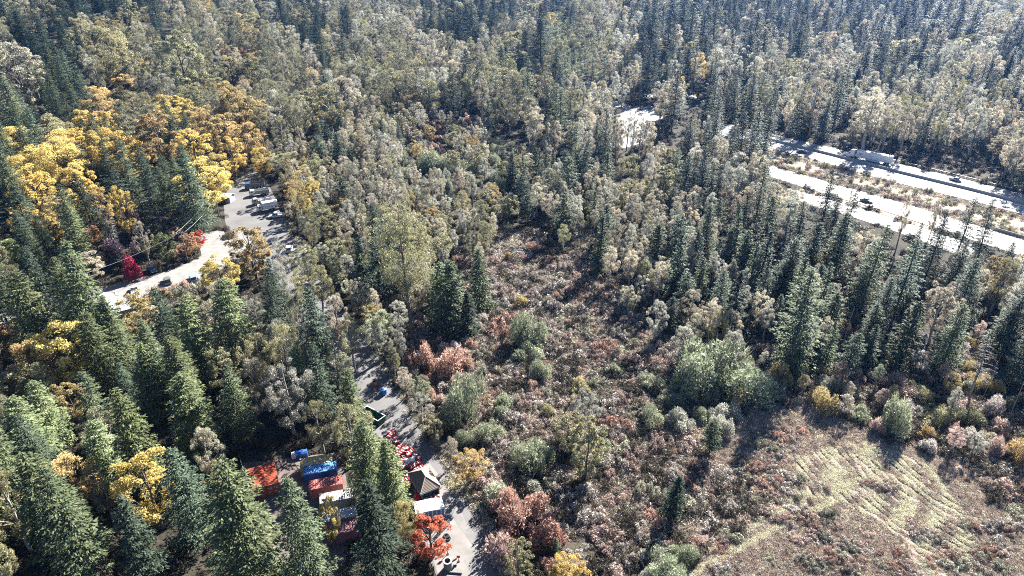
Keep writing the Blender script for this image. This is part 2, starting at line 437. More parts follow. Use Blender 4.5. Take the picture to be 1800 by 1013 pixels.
kind('M', 'maple_tree', 'maple tree', [broadleaf(31, 16, 5.2, 0.12), broadleaf(32, 16, 5.6, 0.15, nclump=80), broadleaf(33, 16, 4.6, 0.10, nclump=66, top=0.75), broadleaf(34, 16, 5.8, 0.2, nclump=64, cl=0.24)], 16.0, 5.3, BARK)
kind('A', 'alder_tree', 'alder tree', [broadleaf(41, 19, 3.9, 0.22, nclump=52, nleaf=210, leaf=0.125, twigs=0.5, cl=0.24, top=0.7, cz=1.35), broadleaf(42, 19, 3.3, 0.3, nclump=48, nleaf=170, leaf=0.12, twigs=0.55, cl=0.30, top=0.65, cz=1.4),
     broadleaf(43, 19, 4.6, 0.2, nclump=66, nleaf=180, leaf=0.125, twigs=0.45, cl=0.2, top=0.8, cz=1.25), broadleaf(44, 19, 2.7, 0.34, nclump=36, nleaf=170, leaf=0.12, twigs=0.6, cl=0.34, top=0.6, cz=1.4)], 19.0, 3.7, PALEBARK)
kind('C', 'cottonwood_tree', 'cottonwood tree', [broadleaf(51, 25, 6.4, 0.33, nclump=150, nleaf=130, leaf=0.13, twigs=0.2, cl=0.2, top=0.8, shape=1.2)], 25.0, 6.4, BARK)
kind('W', 'willow_shrub', 'willow shrub', [shrub(61, 5.0, 3.6, 3600, 0.15, 0.45, 26), shrub(62, 5.0, 3.2, 3200, 0.15, 0.5, 24, 0.6), shrub(63, 5.0, 4.1, 3900, 0.16, 0.4, 28, 0.45)], 5.0, 3.6, PALEBARK)
kind('R', 'leafy_shrub', 'shrub', [shrub(71, 3.0, 1.9, 1500, 0.13, 0.35, 16), shrub(72, 3.0, 1.7, 1300, 0.13, 0.45, 16, 0.4), shrub(73, 3.0, 2.2, 1700, 0.12, 0.3, 18, 0.6)], 3.0, 1.9, BARK)
kind('B', 'bramble_bush', 'bramble bush', [bramble(81), bramble(82, 1.7, 2.2), bramble(83, 1.3, 2.7, 1600), bramble(84, 1.9, 2.3, 1500), bramble(85, 1.5, 2.6), bramble(86, 1.7, 2.4)], 1.6, 1.9, BARK)
kind('D', 'dead_tree', 'dead tree', [snag(91), snag(92, 17, 1.4, 14)], 17.0, 3.0, DEADWOOD)

MATWORD = {'fir': 'mid green', 'firdark': 'dark green', 'firfar': 'shade darkened', 'cedar': 'light green', 'spruce': 'blue', 'yellow': 'bright yellow', 'gold': 'golden', 'orange': 'orange',
           'ygreen': 'yellow-green', 'green': 'fresh green', 'tan': 'tan', 'grey': 'grey', 'willow': 'pale sage', 'bramble': 'grey', 'pink': 'pinkish', 'moss': 'olive', 'olive': 'olive grey',
           'rust': 'rusty red', 'red': 'scarlet', 'maroon': 'maroon', 'purple': 'dull purple'}

# ------------------------------------------------------------------ solid mesh builder for made things
class MB:
    def __init__(s): s.bm = bmesh.new(); s.mats = []; s.cur = 0
    def mat(s, m):
        if m not in s.mats: s.mats.append(m)
        s.cur = s.mats.index(m); return s
    def _f(s, vs):
        try: f = s.bm.faces.new(vs); f.material_index = s.cur; return f
        except ValueError: return None
    def box(s, x0, x1, y0, y1, z0, z1, M=None):
        co = [(x0, y0, z0), (x1, y0, z0), (x1, y1, z0), (x0, y1, z0), (x0, y0, z1), (x1, y0, z1), (x1, y1, z1), (x0, y1, z1)]
        v = [s.bm.verts.new(M @ Vector(c) if M else c) for c in co]
        for q in ((3, 2, 1, 0), (4, 5, 6, 7), (0, 1, 5, 4), (1, 2, 6, 5), (2, 3, 7, 6), (3, 0, 4, 7)): s._f([v[i] for i in q])
        return s
    def poly(s, pts): s._f([s.bm.verts.new(p) for p in pts]); return s
    def prism(s, prof, y0, y1, axis='y', inset=None):
        """profile of (x, z) run from y0 to y1; inset(x, z) moves the sides in"""
        a = [s.bm.verts.new((x, y0 + (inset(x, z) if inset else 0), z)) for x, z in prof]
        b = [s.bm.verts.new((x, y1 - (inset(x, z) if inset else 0), z)) for x, z in prof]
        n = len(prof)
        for i in range(n): s._f([a[i], a[(i + 1) % n], b[(i + 1) % n], b[i]])
        s._f(a[::-1]); s._f(b); return s
    def cyl(s, c, r, h, n=12, ax='z', r2=None, cap=True):
        r2 = r if r2 is None else r2
        c = Vector(c); A = []; B = []
        for i in range(n):
            t = 2 * PI * i / n; ct, st = math.cos(t), math.sin(t)
            if ax == 'z': p, q = Vector((ct * r, st * r, 0)), Vector((ct * r2, st * r2, h))
            elif ax == 'y': p, q = Vector((ct * r, 0, st * r)), Vector((ct * r2, h, st * r2))
            else: p, q = Vector((0, ct * r, st * r)), Vector((h, ct * r2, st * r2))
            A.append(s.bm.verts.new(c + p)); B.append(s.bm.verts.new(c + q))
        for i in range(n): s._f([A[i], A[(i + 1) % n], B[(i + 1) % n], B[i]])
        if cap: s._f(A[::-1]); s._f(B)
        return s
    def bar(s, a, b, r, n=5):
        a, b = Vector(a), Vector(b); d = (b - a).normalized()
        u = d.orthogonal().normalized(); v = d.cross(u); A = []; B = []
        for i in range(n):
            t = 2 * PI * i / n; o = (u * math.cos(t) + v * math.sin(t)) * r
            A.append(s.bm.verts.new(a + o)); B.append(s.bm.verts.new(b + o))
        for i in range(n): s._f([A[i], A[(i + 1) % n], B[(i + 1) % n], B[i]])
        s._f(A[::-1]); s._f(B); return s
    def build(s, name, parent=None, mats=None, bevel=0.0):
        if bevel: bmesh.ops.bevel(s.bm, geom=[e for e in s.bm.edges], offset=bevel, segments=1, affect='EDGES', clamp_overlap=True)
        bmesh.ops.recalc_face_normals(s.bm, faces=s.bm.faces)
        me = bpy.data.meshes.new(name); s.bm.to_mesh(me); s.bm.free()
        for m in (mats or s.mats): me.materials.append(m)
        o = bpy.data.objects.new(name, me); COL.objects.link(o)
        if parent: o.parent = parent
        return o

def children(o): return [c for c in CH.get(o.name, [])]
CH = {}
def copy_tree(o, loc, rz, label):
    """copy a thing with its parts and sub-parts, sharing mesh data"""
    def rec(src, par):
        c = src.copy(); COL.objects.link(c)
        if par: c.parent = par
        for k in src.children: rec(k, c)
        return c
    c = rec(o, None); c.location = loc; c.rotation_euler = (0, 0, rz)
    c['label'] = label
    return c

# ------------------------------------------------------------------ sheets laid on the land
def pxpoly(pts): return [P(*p) for p in pts]

def inside(x, y, poly):
    x = np.asarray(x); y = np.asarray(y); res = np.zeros(x.shape, bool); n = len(poly)
    for i in range(n):
        x1, y1 = poly[i]; x2, y2 = poly[(i + 1) % n]
        c = ((y1 > y) != (y2 > y)) & (x < (x2 - x1) * (y - y1) / (y2 - y1 + 1e-12) + x1)
        res ^= c
    return res

def ribbon(name, A, B, mat, lift=0.06, step=4.0, cross=4, kind='structure'):
    """a sheet between two edges given as places, following the land"""
    def resample(L, n):
        d = np.r_[0, np.cumsum([(L[i + 1] - L[i]).length for i in range(len(L) - 1)])]
        t = np.linspace(0, d[-1], n); a = np.array([tuple(p) for p in L])
        return np.c_[np.interp(t, d, a[:, 0]), np.interp(t, d, a[:, 1])]
    n = max(3, int(sum((A[i + 1] - A[i]).length for i in range(len(A) - 1)) / step))
    a, b = resample(A, n), resample(B, n)
    bm = bmesh.new(); rows = []
    for i in range(n):
        row = []
        for j in range(cross + 1):
            q = a[i] * (1 - j / cross) + b[i] * j / cross
            row.append(bm.verts.new((q[0], q[1], float(land(q[0], q[1])) + lift)))
        rows.append(row)
    for i in range(n - 1):
        for j in range(cross): bm.faces.new((rows[i][j], rows[i][j + 1], rows[i + 1][j + 1], rows[i + 1][j]))
    bmesh.ops.recalc_face_normals(bm, faces=bm.faces)
    if bm.faces[:][0].normal.z < 0: bmesh.ops.reverse_faces(bm, faces=bm.faces)
    me = bpy.data.meshes.new(name); bm.to_mesh(me); bm.free(); me.materials.append(mat)
    o = bpy.data.objects.new(name, me); COL.objects.link(o)
    if kind: o['kind'] = kind
    return o, [tuple(p) for p in a] + [tuple(p) for p in b[::-1]]

KEEP_OUT = []      # outlines (x, y) where nothing grows

ASPHALT = principled('yard_asphalt', (0.155, 0.15, 0.15), 0.85, noise=0.35, scale=0.12, bump=0.2, detail=10)
CONCRETE = principled('highway_concrete', (0.36, 0.35, 0.335), 0.8, noise=0.25, scale=0.3, detail=10)
GRAVEL = principled('pale_gravel', (0.25, 0.24, 0.23), 0.9, noise=0.3, scale=0.5, bump=0.3, detail=12)  # gravel toned down to put more shadow into the drive
DIRT = principled('brown_dirt', (0.10, 0.080, 0.070), 0.95, col2=(0.17, 0.140, 0.125), scale=0.4, bump=0.4, detail=12)  # brown dirt, darkened to stand in for tree shade on the yard
PAINT = principled('road_paint', (0.75, 0.75, 0.72), 0.6)
DARKPAINT = principled('tar_seam', (0.10, 0.10, 0.10), 0.8)
CONC2 = principled('barrier_concrete', (0.38, 0.37, 0.35), 0.85, noise=0.2, scale=1.0)

# yard road: straight, from the bottom of the picture up to the parked trucks
yl = [(795, 1080), (700, 850), (660, 775), (612, 700), (575, 640), (500, 520), (425, 428), (396, 395), (392, 345), (412, 318), (440, 300)]
yr = [(925, 1080), (858, 925), (800, 838), (755, 770), (705, 690), (610, 545), (520, 425), (497, 385), (482, 345), (468, 318), (452, 300)]
o, poly = ribbon('yard_road', pxpoly(yl), pxpoly(yr), ASPHALT); KEEP_OUT.append(poly)
# worn paler concrete strip along the road's left side
STRIP = principled('worn_concrete', (0.22, 0.205, 0.195), 0.85, noise=0.3, scale=0.35, bump=0.2, detail=10)
o, poly = ribbon('concrete_apron', pxpoly([(792, 1078), (735, 905), (712, 850), (690, 800), (664, 765)]), pxpoly([(880, 1078), (842, 960), (812, 905), (775, 840), (735, 790)]), STRIP, 0.075)
PATCH = principled('repaired_asphalt', (0.18, 0.175, 0.17), 0.85, noise=0.3, scale=0.4, detail=10)
ribbon('asphalt_patch', pxpoly([(776, 880), (806, 925), (830, 958)]), pxpoly([(790, 878), (820, 920), (846, 955)]), PATCH, 0.085)
ribbon('asphalt_patch', pxpoly([(830, 1012), (815, 985), (838, 968)]), pxpoly([(872, 1012), (858, 985), (852, 968)]), PATCH, 0.085)
# side gravel drive
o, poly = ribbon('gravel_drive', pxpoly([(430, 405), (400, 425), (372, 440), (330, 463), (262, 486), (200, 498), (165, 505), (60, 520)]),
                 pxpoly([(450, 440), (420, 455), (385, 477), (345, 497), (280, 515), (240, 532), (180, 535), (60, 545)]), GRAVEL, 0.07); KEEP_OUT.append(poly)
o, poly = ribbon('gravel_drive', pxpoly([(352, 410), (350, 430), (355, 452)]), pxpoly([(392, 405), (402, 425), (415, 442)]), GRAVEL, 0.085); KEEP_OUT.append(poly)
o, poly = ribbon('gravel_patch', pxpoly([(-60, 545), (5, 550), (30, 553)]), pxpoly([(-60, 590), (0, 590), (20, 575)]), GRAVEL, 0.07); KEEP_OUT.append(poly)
# container yard
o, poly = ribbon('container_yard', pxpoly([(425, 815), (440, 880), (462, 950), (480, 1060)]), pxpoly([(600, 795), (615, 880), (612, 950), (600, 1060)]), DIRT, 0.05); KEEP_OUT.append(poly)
# highway
fu = [(1250, 212), (1345, 234), (1470, 262), (1600, 293), (1700, 317), (1800, 342), (1960, 380)]
fl = [(1250, 236), (1345, 258), (1440, 284), (1560, 318), (1700, 352), (1800, 378), (1960, 420)]
o, poly = ribbon('far_carriageway', pxpoly(fu), pxpoly(fl), CONCRETE, 0.08); KEEP_OUT.append(poly)
nu = [(1330, 285), (1420, 310), (1475, 326), (1560, 349), (1690, 389), (1800, 421), (1960, 470)]
nl = [(1330, 303), (1420, 332), (1490, 353), (1560, 373), (1650, 403), (1800, 452), (1960, 505)]
o, poly = ribbon('near_carriageway', pxpoly(nu), pxpoly(nl), CONCRETE, 0.08); KEEP_OUT.append(poly)
ru = [(1400, 335), (1490, 360), (1560, 381), (1640, 407), (1720, 435)]
rl = [(1390, 352), (1480, 376), (1560, 402), (1620, 424), (1700, 455)]
o, poly = ribbon('slip_road', pxpoly(ru), pxpoly(rl), CONCRETE, 0.08); KEEP_OUT.append(poly)
VERGE = principled('dry_verge', (0.36, 0.29, 0.20), 0.95, col2=(0.26, 0.22, 0.16), scale=0.3, bump=0.5, detail=10)
o, MEDIAN = ribbon('highway_median', pxpoly([(x, y + 1) for x, y in fl]), pxpoly([(x, y - 1) for x, y in [(1240, 262)] + nu[1:]]), VERGE, 0.05)
o, poly = ribbon('verge', pxpoly([(1420, 333), (1490, 354), (1560, 374), (1640, 401)]), pxpoly([(1420, 340), (1490, 359), (1560, 380), (1640, 406)]), VERGE, 0.05)
# sunlit lot by the local road and glimpses of road beyond
o, poly = ribbon('paved_lot', pxpoly([(1066, 200), (1100, 190), (1140, 190), (1178, 192)]), pxpoly([(1068, 258), (1100, 262), (1135, 248), (1158, 215)]), CONCRETE, 0.08); KEEP_OUT.append(poly)
o, poly = ribbon('local_road', pxpoly([(1045, 168), (1075, 176), (1110, 186)]), pxpoly([(1045, 176), (1075, 186), (1110, 196)]), CONCRETE, 0.07); KEEP_OUT.append(poly)
o, poly = ribbon('local_road', pxpoly([(1130, 166), (1180, 167), (1225, 168)]), pxpoly([(1130, 172), (1180, 173), (1225, 175)]), CONCRETE, 0.07); KEEP_OUT.append(poly)
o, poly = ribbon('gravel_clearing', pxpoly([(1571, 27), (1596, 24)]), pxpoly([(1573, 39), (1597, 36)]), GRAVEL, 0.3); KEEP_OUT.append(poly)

# lane lines, barriers and guard rails of the highway
def between(A, B, f): return [P(a[0] * (1 - f) + b[0] * f, a[1] * (1 - f) + b[1] * f) for a, b in zip(A, B)]
def dashed(line, dash, gap, wd, lift):
    mb = MB(); mb.mat(PAINT); acc = 0.0
    for i in range(len(line) - 1):
        a, b = line[i], line[i + 1]; L = (b - a).length; d = (b - a).normalized(); n = Vector((-d.y, d.x, 0)) * wd / 2
        s = 0.0
        while s < L:
            e = min(L, s + dash); p, q = a + d * s, a + d * e
            z = float(land(p.x, p.y)) + lift
            mb.poly([(p.x - n.x, p.y - n.y, z), (q.x - n.x, q.y - n.y, z), (q.x + n.x, q.y + n.y, z), (p.x + n.x, p.y + n.y, z)])
            s += dash + gap
    return mb.build('lane_line')
fu2 = fu; fl2 = fl
for f in (0.28, 0.72):
    tag(dashed(between(fu2, fl2, f), 3, 9, 0.18, 0.10), kind='structure')
for f in (0.33, 0.66):
    tag(dashed(between(nu, nl, f), 3, 9, 0.18, 0.10), kind='structure')
def long_wall(name, line, prof, mat, label, cat):
    mb = MB(); mb.mat(mat); rings = []
    for i, p in enumerate(line):
        d = (line[min(i + 1, len(line) - 1)] - line[max(i - 1, 0)]).normalized(); n = Vector((-d.y, d.x, 0))
        z = float(land(p.x, p.y)) + 0.06
        rings.append([mb.bm.verts.new((p.x + n.x * a, p.y + n.y * a, z + b)) for a, b in prof])
    for i in range(len(rings) - 1):
        for j in range(len(prof)):
            k = (j + 1) % len(prof); mb._f([rings[i][j], rings[i][k], rings[i + 1][k], rings[i + 1][j]])
    mb._f(rings[0]); mb._f(rings[-1][::-1])
    return tag(mb.build(name), label, cat)
jersey = [(-0.30, 0), (-0.12, 0.35), (-0.08, 1.0), (0.08, 1.0), (0.12, 0.35), (0.30, 0)]
long_wall('concrete_barrier', between(fu, fl, 0.46)[1:], jersey, CONC2, 'long low concrete barrier between the lanes of the far carriageway', 'barrier')
long_wall('concrete_barrier', [P(1745, 404), P(1800, 420), P(1960, 468)], jersey, CONC2, 'short concrete barrier along the upper edge of the near carriageway', 'barrier')
STEEL = principled('galvanised_steel', (0.42, 0.43, 0.44), 0.5, metal=0.6, noise=0.2, scale=1)
def guard_rail(line, label):
    root = empty('guard_rail', line[0]); tag(root, label, 'guard rail')
    off = line[0]
    mb = MB(); mb.mat(STEEL); pb = MB(); pb.mat(BARK)
    for i in range(len(line) - 1):
        a, b = line[i] - off, line[i + 1] - off
        mb.bar(a + Vector((0, 0, .65)), b + Vector((0, 0, .65)), 0.12, 4)
        L = (b - a).length; k = max(1, int(L / 4))
        for j in range(k):
            q = a + (b - a) * (j / k); pb.box(q.x - .07, q.x + .07, q.y + .1, q.y + .24, q.z, q.z + .75)
    mb.build('rail', root); p = pb.build('posts', root); p['kind'] = 'stuff'
guard_rail(pxpoly([(x, y - 3) for x, y in fu[2:]]), 'steel guard rail along the forest edge behind the semi truck')
guard_rail(pxpoly([(x, y + 2) for x, y in fl[3:]]), 'steel guard rail between the far carriageway and the brushy median')

# ------------------------------------------------------------------ the ground
def axis(breaks):
    out = []
    for a, b, s in breaks: out += list(np.arange(a, b, s))
    return np.array(out + [breaks[-1][1]])
xs = axis([(-2600, -700, 190), (-700, -260, 22), (-260, -20, 6), (-20, 160, 2.2), (160, 420, 6), (420, 900, 24), (900, 2600, 170)])
ys = axis([(-400, 40, 40), (40, 90, 8), (90, 260, 2.2), (260, 420, 6), (420, 1100, 17), (1100, 5200, 150)])
X, Y = np.meshgrid(xs, ys)
Z = land(X, Y)
PX, PY, _ = project(X, Y, Z)
field_poly = [(1180, 1080), (1185, 1000), (1280, 945), (1385, 885), (1320, 842), (1240, 812), (1262, 760), (1330, 716), (1400, 705), (1500, 745), (1600, 790), (1690, 800), (1760, 900), (1830, 960), (1830, 1080)]
fieldm = inside(PX, PY, field_poly) & (Y > 60) & (Y < 200)
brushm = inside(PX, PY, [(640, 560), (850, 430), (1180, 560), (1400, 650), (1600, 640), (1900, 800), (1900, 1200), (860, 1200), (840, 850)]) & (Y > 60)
bumpy = (0.10 * np.sin(X * 1.3 + 2 * np.sin(Y * 0.4)) + 0.12 * np.sin(Y * 0.9 + X * 0.35)) * (fieldm * 1.0)
Zb = Z + bumpy
V = np.stack([X, Y, Zb], -1).reshape(-1, 3)
ny, nx = X.shape
ii, jj = np.meshgrid(np.arange(ny - 1), np.arange(nx - 1), indexing='ij')
F = np.stack([ii * nx + jj, ii * nx + jj + 1, (ii + 1) * nx + jj + 1, (ii + 1) * nx + jj], -1).reshape(-1, 4)
me = bpy.data.meshes.new('ground')
me.vertices.add(len(V)); me.vertices.foreach_set('co', V.astype(np.float32).ravel())
me.loops.add(len(F) * 4); me.loops.foreach_set('vertex_index', F.astype(np.int32).ravel())
me.polygons.add(len(F)); me.polygons.foreach_set('loop_start', (np.arange(len(F)) * 4).astype(np.int32))
zone = me.attributes.new('zone', 'FLOAT', 'POINT')
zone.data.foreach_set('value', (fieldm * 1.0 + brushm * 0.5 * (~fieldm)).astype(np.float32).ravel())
me.update(calc_edges=True)
gm = bpy.data.materials.new('woodland_soil'); gm.use_nodes = True
t = gm.node_tree; n = t.nodes; b = n['Principled BSDF']; b.inputs['Roughness'].default_value = 0.95; b.inputs['Specular IOR Level'].default_value = 0.2
at = n.new('ShaderNodeAttribute'); at.attribute_name = 'zone'
tc = n.new('ShaderNodeTexCoord')
def noise(sc, det=8):
    z = n.new('ShaderNodeTexNoise'); z.inputs['Scale'].default_value = sc; z.inputs['Detail'].default_value = det
    t.links.new(tc.outputs['Object'], z.inputs['Vector']); return z
def ramp(src, c1, c2, a=0.4, bb=0.6):
    r = n.new('ShaderNodeValToRGB'); r.color_ramp.elements[0].position = a; r.color_ramp.elements[1].position = bb
    r.color_ramp.elements[0].color = (*c1, 1); r.color_ramp.elements[1].color = (*c2, 1); t.links.new(src.outputs['Fac'], r.inputs['Fac']); return r
n1, n2 = noise(0.25), noise(1.6, 12)
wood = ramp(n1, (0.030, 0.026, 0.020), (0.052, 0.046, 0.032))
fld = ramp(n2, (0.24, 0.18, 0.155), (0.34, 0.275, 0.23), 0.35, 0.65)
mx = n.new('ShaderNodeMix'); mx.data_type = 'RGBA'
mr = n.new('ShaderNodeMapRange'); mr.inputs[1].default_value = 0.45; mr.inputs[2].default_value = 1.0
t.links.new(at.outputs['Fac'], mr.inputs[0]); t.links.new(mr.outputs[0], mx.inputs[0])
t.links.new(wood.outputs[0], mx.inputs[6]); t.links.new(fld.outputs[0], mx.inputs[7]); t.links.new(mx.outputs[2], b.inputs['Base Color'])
bp = n.new('ShaderNodeBump'); bp.inputs['Strength'].default_value = 0.8; bp.inputs['Distance'].default_value = 0.25
t.links.new(n2.outputs['Fac'], bp.inputs['Height']); t.links.new(bp.outputs['Normal'], b.inputs['Normal'])
me.materials.append(gm)
go = bpy.data.objects.new('ground', me); COL.objects.link(go); go['kind'] = 'structure'

exec_objects = []      # (landmark text, px, py) for the labels of plants
# ------------------------------------------------------------------ made things
def paint(name, col, rough=0.45, **k): return principled(name, col, rough, **k)
GLASS = principled('window_glass', (0.03, 0.04, 0.05), 0.08, spec=0.8)
RUBBER = principled('tyre_rubber', (0.02, 0.02, 0.02), 0.9)
RIM = principled('wheel_rim', (0.45, 0.45, 0.46), 0.35, metal=0.8)
CHASSIS = principled('chassis_black', (0.03, 0.03, 0.032), 0.7)
LAMP_W = principled('headlight_glass', (0.75, 0.76, 0.78), 0.15)
LAMP_R = principled('rear_light_red', (0.45, 0.02, 0.02), 0.3)
WHITE = paint('white_paint', (0.78, 0.79, 0.80), 0.4, noise=0.12, scale=1.5)
def face(a, b):
    d = b - a; return math.atan2(d.y, d.x)

# shipping containers: x along the length, y to the back
CORR = {}
def container(a, b, mat_side, mat_roof, label, L=6.06, doors='end', stripe=None, group=None):
    """a, b: lower near edge in the direction of the length"""
    W, Hc = 2.44, 2.59
    root = empty('shipping_container', (a.x, a.y, float(land(a.x, a.y)) + 0.06), face(a, b)); tag(root, label, 'container', group)
    fm = MB(); fm.mat(mat_side)
    for x in (0, L - .14):
        for y in (0, W - .14): fm.box(x, x + .14, y, y + .14, 0.10, Hc)
    for y in (0, W - .12):
        fm.box(.14, L - .14, y, y + .12, 0.10, 0.26); fm.box(.14, L - .14, y, y + .12, Hc - .12, Hc)
    for x in (0, L - .12): fm.box(x, x + .12, .14, W - .14, 0.10, 0.26); fm.box(x, x + .12, .14, W - .14, Hc - .12, Hc)
    fm.mat(CHASSIS).box(.14, L - .14, .12, W - .12, 0.12, 0.24)
    fm.build('frame', root)
    def wave(x0, x1, y, z0, z1, depth, sgn, period=0.28, m=mat_side, name='side_panel'):
        w_ = MB(); w_.mat(m); n_ = int((x1 - x0) / period); px = []
        for i in range(n_):
            x = x0 + (x1 - x0) * i / n_; p = (x1 - x0) / n_
            px += [(x, 0), (x + p * .35, 0), (x + p * .5, depth), (x + p * .85, depth)]
        px.append((x1, 0)); lo = [w_.bm.verts.new((q, y + sgn * e, z0)) for q, e in px]; hi = [w_.bm.verts.new((q, y + sgn * e, z1)) for q, e in px]
        for i in range(len(px) - 1): w_._f([lo[i], lo[i + 1], hi[i + 1], hi[i]])
        return w_.build(name, root)
    wave(.14, L - .14, 0.02, .26, Hc - .12, .05, 1); wave(.14, L - .14, W - .02, .26, Hc - .12, .05, -1)
    rf = MB(); rf.mat(mat_roof); n_ = int((L - .24) / .42)
    pts = []
    for i in range(n_):
        p = (L - .24) / n_; x = .12 + p * i; pts += [(x, Hc - .05), (x + p * .4, Hc - .05), (x + p * .5, Hc + .01), (x + p * .9, Hc + .01)]
    pts.append((L - .12, Hc - .05)); A = [rf.bm.verts.new((x, .10, z)) for x, z in pts]; B = [rf.bm.verts.new((x, W - .10, z)) for x, z in pts]
    for i in range(len(pts) - 1): rf._f([A[i], A[i + 1], B[i + 1], B[i]])
    rf.build('roof', root)
    for k_ in (0, 1):
        y0 = .15 + k_ * (W / 2 - .14)
        d = MB(); d.mat(mat_side).box(.03, .08, y0, y0 + W / 2 - .17, .27, Hc - .13)
        d = d.build('door', root)
        bmb = MB(); bmb.mat(STEEL)
        for q in (.3, .75): bmb.bar((.015, y0 + q, .3), (.015, y0 + q, Hc - .15), .025, 4)
        bmb.mat(WHITE)
        for q, z in ((.18, 1.75), (.18, 1.45), (.62, 1.75), (.5, .75)): bmb.box(.018, .028, y0 + q, y0 + q + .28, z, z + .16)
        bmb.build('lock_bars', d)
    e = MB(); e.mat(mat_side)
    for k_ in range(8): y0 = .15 + k_ * (W - .3) / 8; e.box(L - .08 - .03 * (k_ % 2), L - .03 - .03 * (k_ % 2), y0, y0 + (W - .3) / 8, .27, Hc - .13)
    e.build('end_panel', root)
    return root
RED1 = paint('rusty_orange_paint', (0.42, 0.085, 0.035), 0.6, col2=(0.30, 0.06, 0.03), scale=1.2, bump=0.1)
CREAM = paint('cream_paint', (0.62, 0.52, 0.28), 0.55, col2=(0.42, 0.36, 0.2), scale=1.5)
BLUE1 = paint('blue_paint', (0.03, 0.14, 0.42), 0.45, col2=(0.02, 0.09, 0.30), scale=1.5)
RED2 = paint('oxide_red_paint', (0.32, 0.06, 0.05), 0.6, col2=(0.42, 0.16, 0.13), scale=2.5)
GREY1 = paint('grey_container_paint', (0.36, 0.37, 0.34), 0.55, col2=(0.26, 0.27, 0.25), scale=2)
MAR1 = paint('maroon_paint', (0.16, 0.06, 0.07), 0.6, col2=(0.22, 0.10, 0.10), scale=2)
# the joined orange pair has its doors towards us: length runs away from the camera
def end_on(px_l, px_r, **k):
    """a container whose near END is the edge px_l..px_r on the ground"""
    a, b_ = P(*px_l), P(*px_r); u = (b_ - a).normalized(); u.z = 0
    v = Vector((-u.y, u.x, 0))                       # away from the camera
    start = a + u * 0.0
    return start, start + v * 6.06
CG = 'shipping containers in the yard under the firs'
a, b_ = P(446, 881), P(489.5, 868); u = (b_ - a).normalized(); v = Vector((-u.y, u.x, 0))
for k_, lab in ((0, 'left one of the two orange-red containers joined side by side'), (1, 'right one of the two orange-red containers joined side by side')):
    s = a + u * (2.47 * (k_ + 1)); container(s, s + v, RED1, RED1, lab, group=CG)
def side_on(l, r, *args, **k):
    container(P(*l, 2.6), P(*r, 2.6), *args, **k)
BR = (1.0, -0.24)
for (x, y), ms, mr, lab in (  # some roofs paler than their sides, mottled at random
    ((527, 822), CREAM, CREAM, 'cream shipping container, farthest back of the row, straw coloured roof'),
    ((534, 836), BLUE1, paint('paler_blue_roof', (0.16, 0.33, 0.62), 0.5, col2=(0.05, 0.2, 0.5), scale=1.2), 'bright blue shipping container between the cream one and the oxide red one'),
    ((543, 862), RED2, paint('paler_red_roof', (0.45, 0.17, 0.15), 0.6, col2=(0.32, 0.06, 0.05), scale=2.2), 'oxide red shipping container with ribbed roof, next to the blue one'),
    ((562, 886), GREY1, paint('mottled_grey_roof', (0.50, 0.50, 0.50), 0.5, col2=(0.25, 0.25, 0.25), scale=2), 'grey ribbed shipping container behind the slim yellow tree, upper of two'),
    ((566, 919), GREY1, paint('mottled_pale_roof', (0.60, 0.59, 0.57), 0.5, col2=(0.30, 0.30, 0.30), scale=2), 'pale roofed grey container between the ribbed grey and the maroon one'),
    ((570, 944), MAR1, MAR1, 'dull maroon shipping container nearest to the camera in the row')):
    a = P(x, y, 2.6); side = Vector((math.cos(.27), math.sin(.27), 0))
    container(a, a + side, ms, mr, lab, group=CG)
def crate_stack(px, py, label, mat, sx, sy, h, name='tarpaulin_bundle', cat='bundle', rz=0.3, lift=0.0):
    p = P(px, py); g_ = MB(); g_.mat(mat); r = random.Random(int(px * py))
    n_ = 7; prof = []
    for i in range(n_):
        for j in range(5): prof.append(((i / (n_ - 1) - .5) * sx, (j / 4 - .5) * sy, h * (0.72 + 0.28 * math.sin(PI * j / 4)) + r.uniform(-.08, .08) * h))
    vs = [g_.bm.verts.new(q) for q in prof]; lo = {}
    for i in range(n_ - 1):
        for j in range(4): g_._f([vs[i * 5 + j], vs[(i + 1) * 5 + j], vs[(i + 1) * 5 + j + 1], vs[i * 5 + j + 1]])
    rim = [i * 5 for i in range(n_)] + [(n_ - 1) * 5 + j for j in range(1, 5)] + [i * 5 + 4 for i in range(n_ - 2, -1, -1)] + [j for j in range(3, 0, -1)]
    base = [g_.bm.verts.new((prof[q][0] * 1.05, prof[q][1] * 1.08, 0)) for q in rim]
    for q in range(len(rim)): w2 = (q + 1) % len(rim); g_._f([vs[rim[q]], vs[rim[w2]], base[w2], base[q]])
    o = g_.build(name); o.location = (p.x, p.y, p.z + 0.06 + lift); o.rotation_euler = (0, 0, rz)
    return tag(o, label, cat)
TARPB = paint('blue_tarpaulin', (0.02, 0.09, 0.42), 0.4, col2=(0.03, 0.14, 0.5), scale=2)
TARPW = paint('white_tarpaulin', (0.80, 0.80, 0.78), 0.5)
crate_stack(531, 801, 'bright blue tarpaulin heap behind the cream container', TARPB, 2.2, 1.5, 1.2)
crate_stack(519, 803, 'white sheeted heap left of the blue tarpaulin heap', TARPW, 1.3, 1.2, 1.0)
crate_stack(557, 873, 'small white sheeted box at the corner of the oxide red container', TARPW, 1.5, 1.2, 1.5)

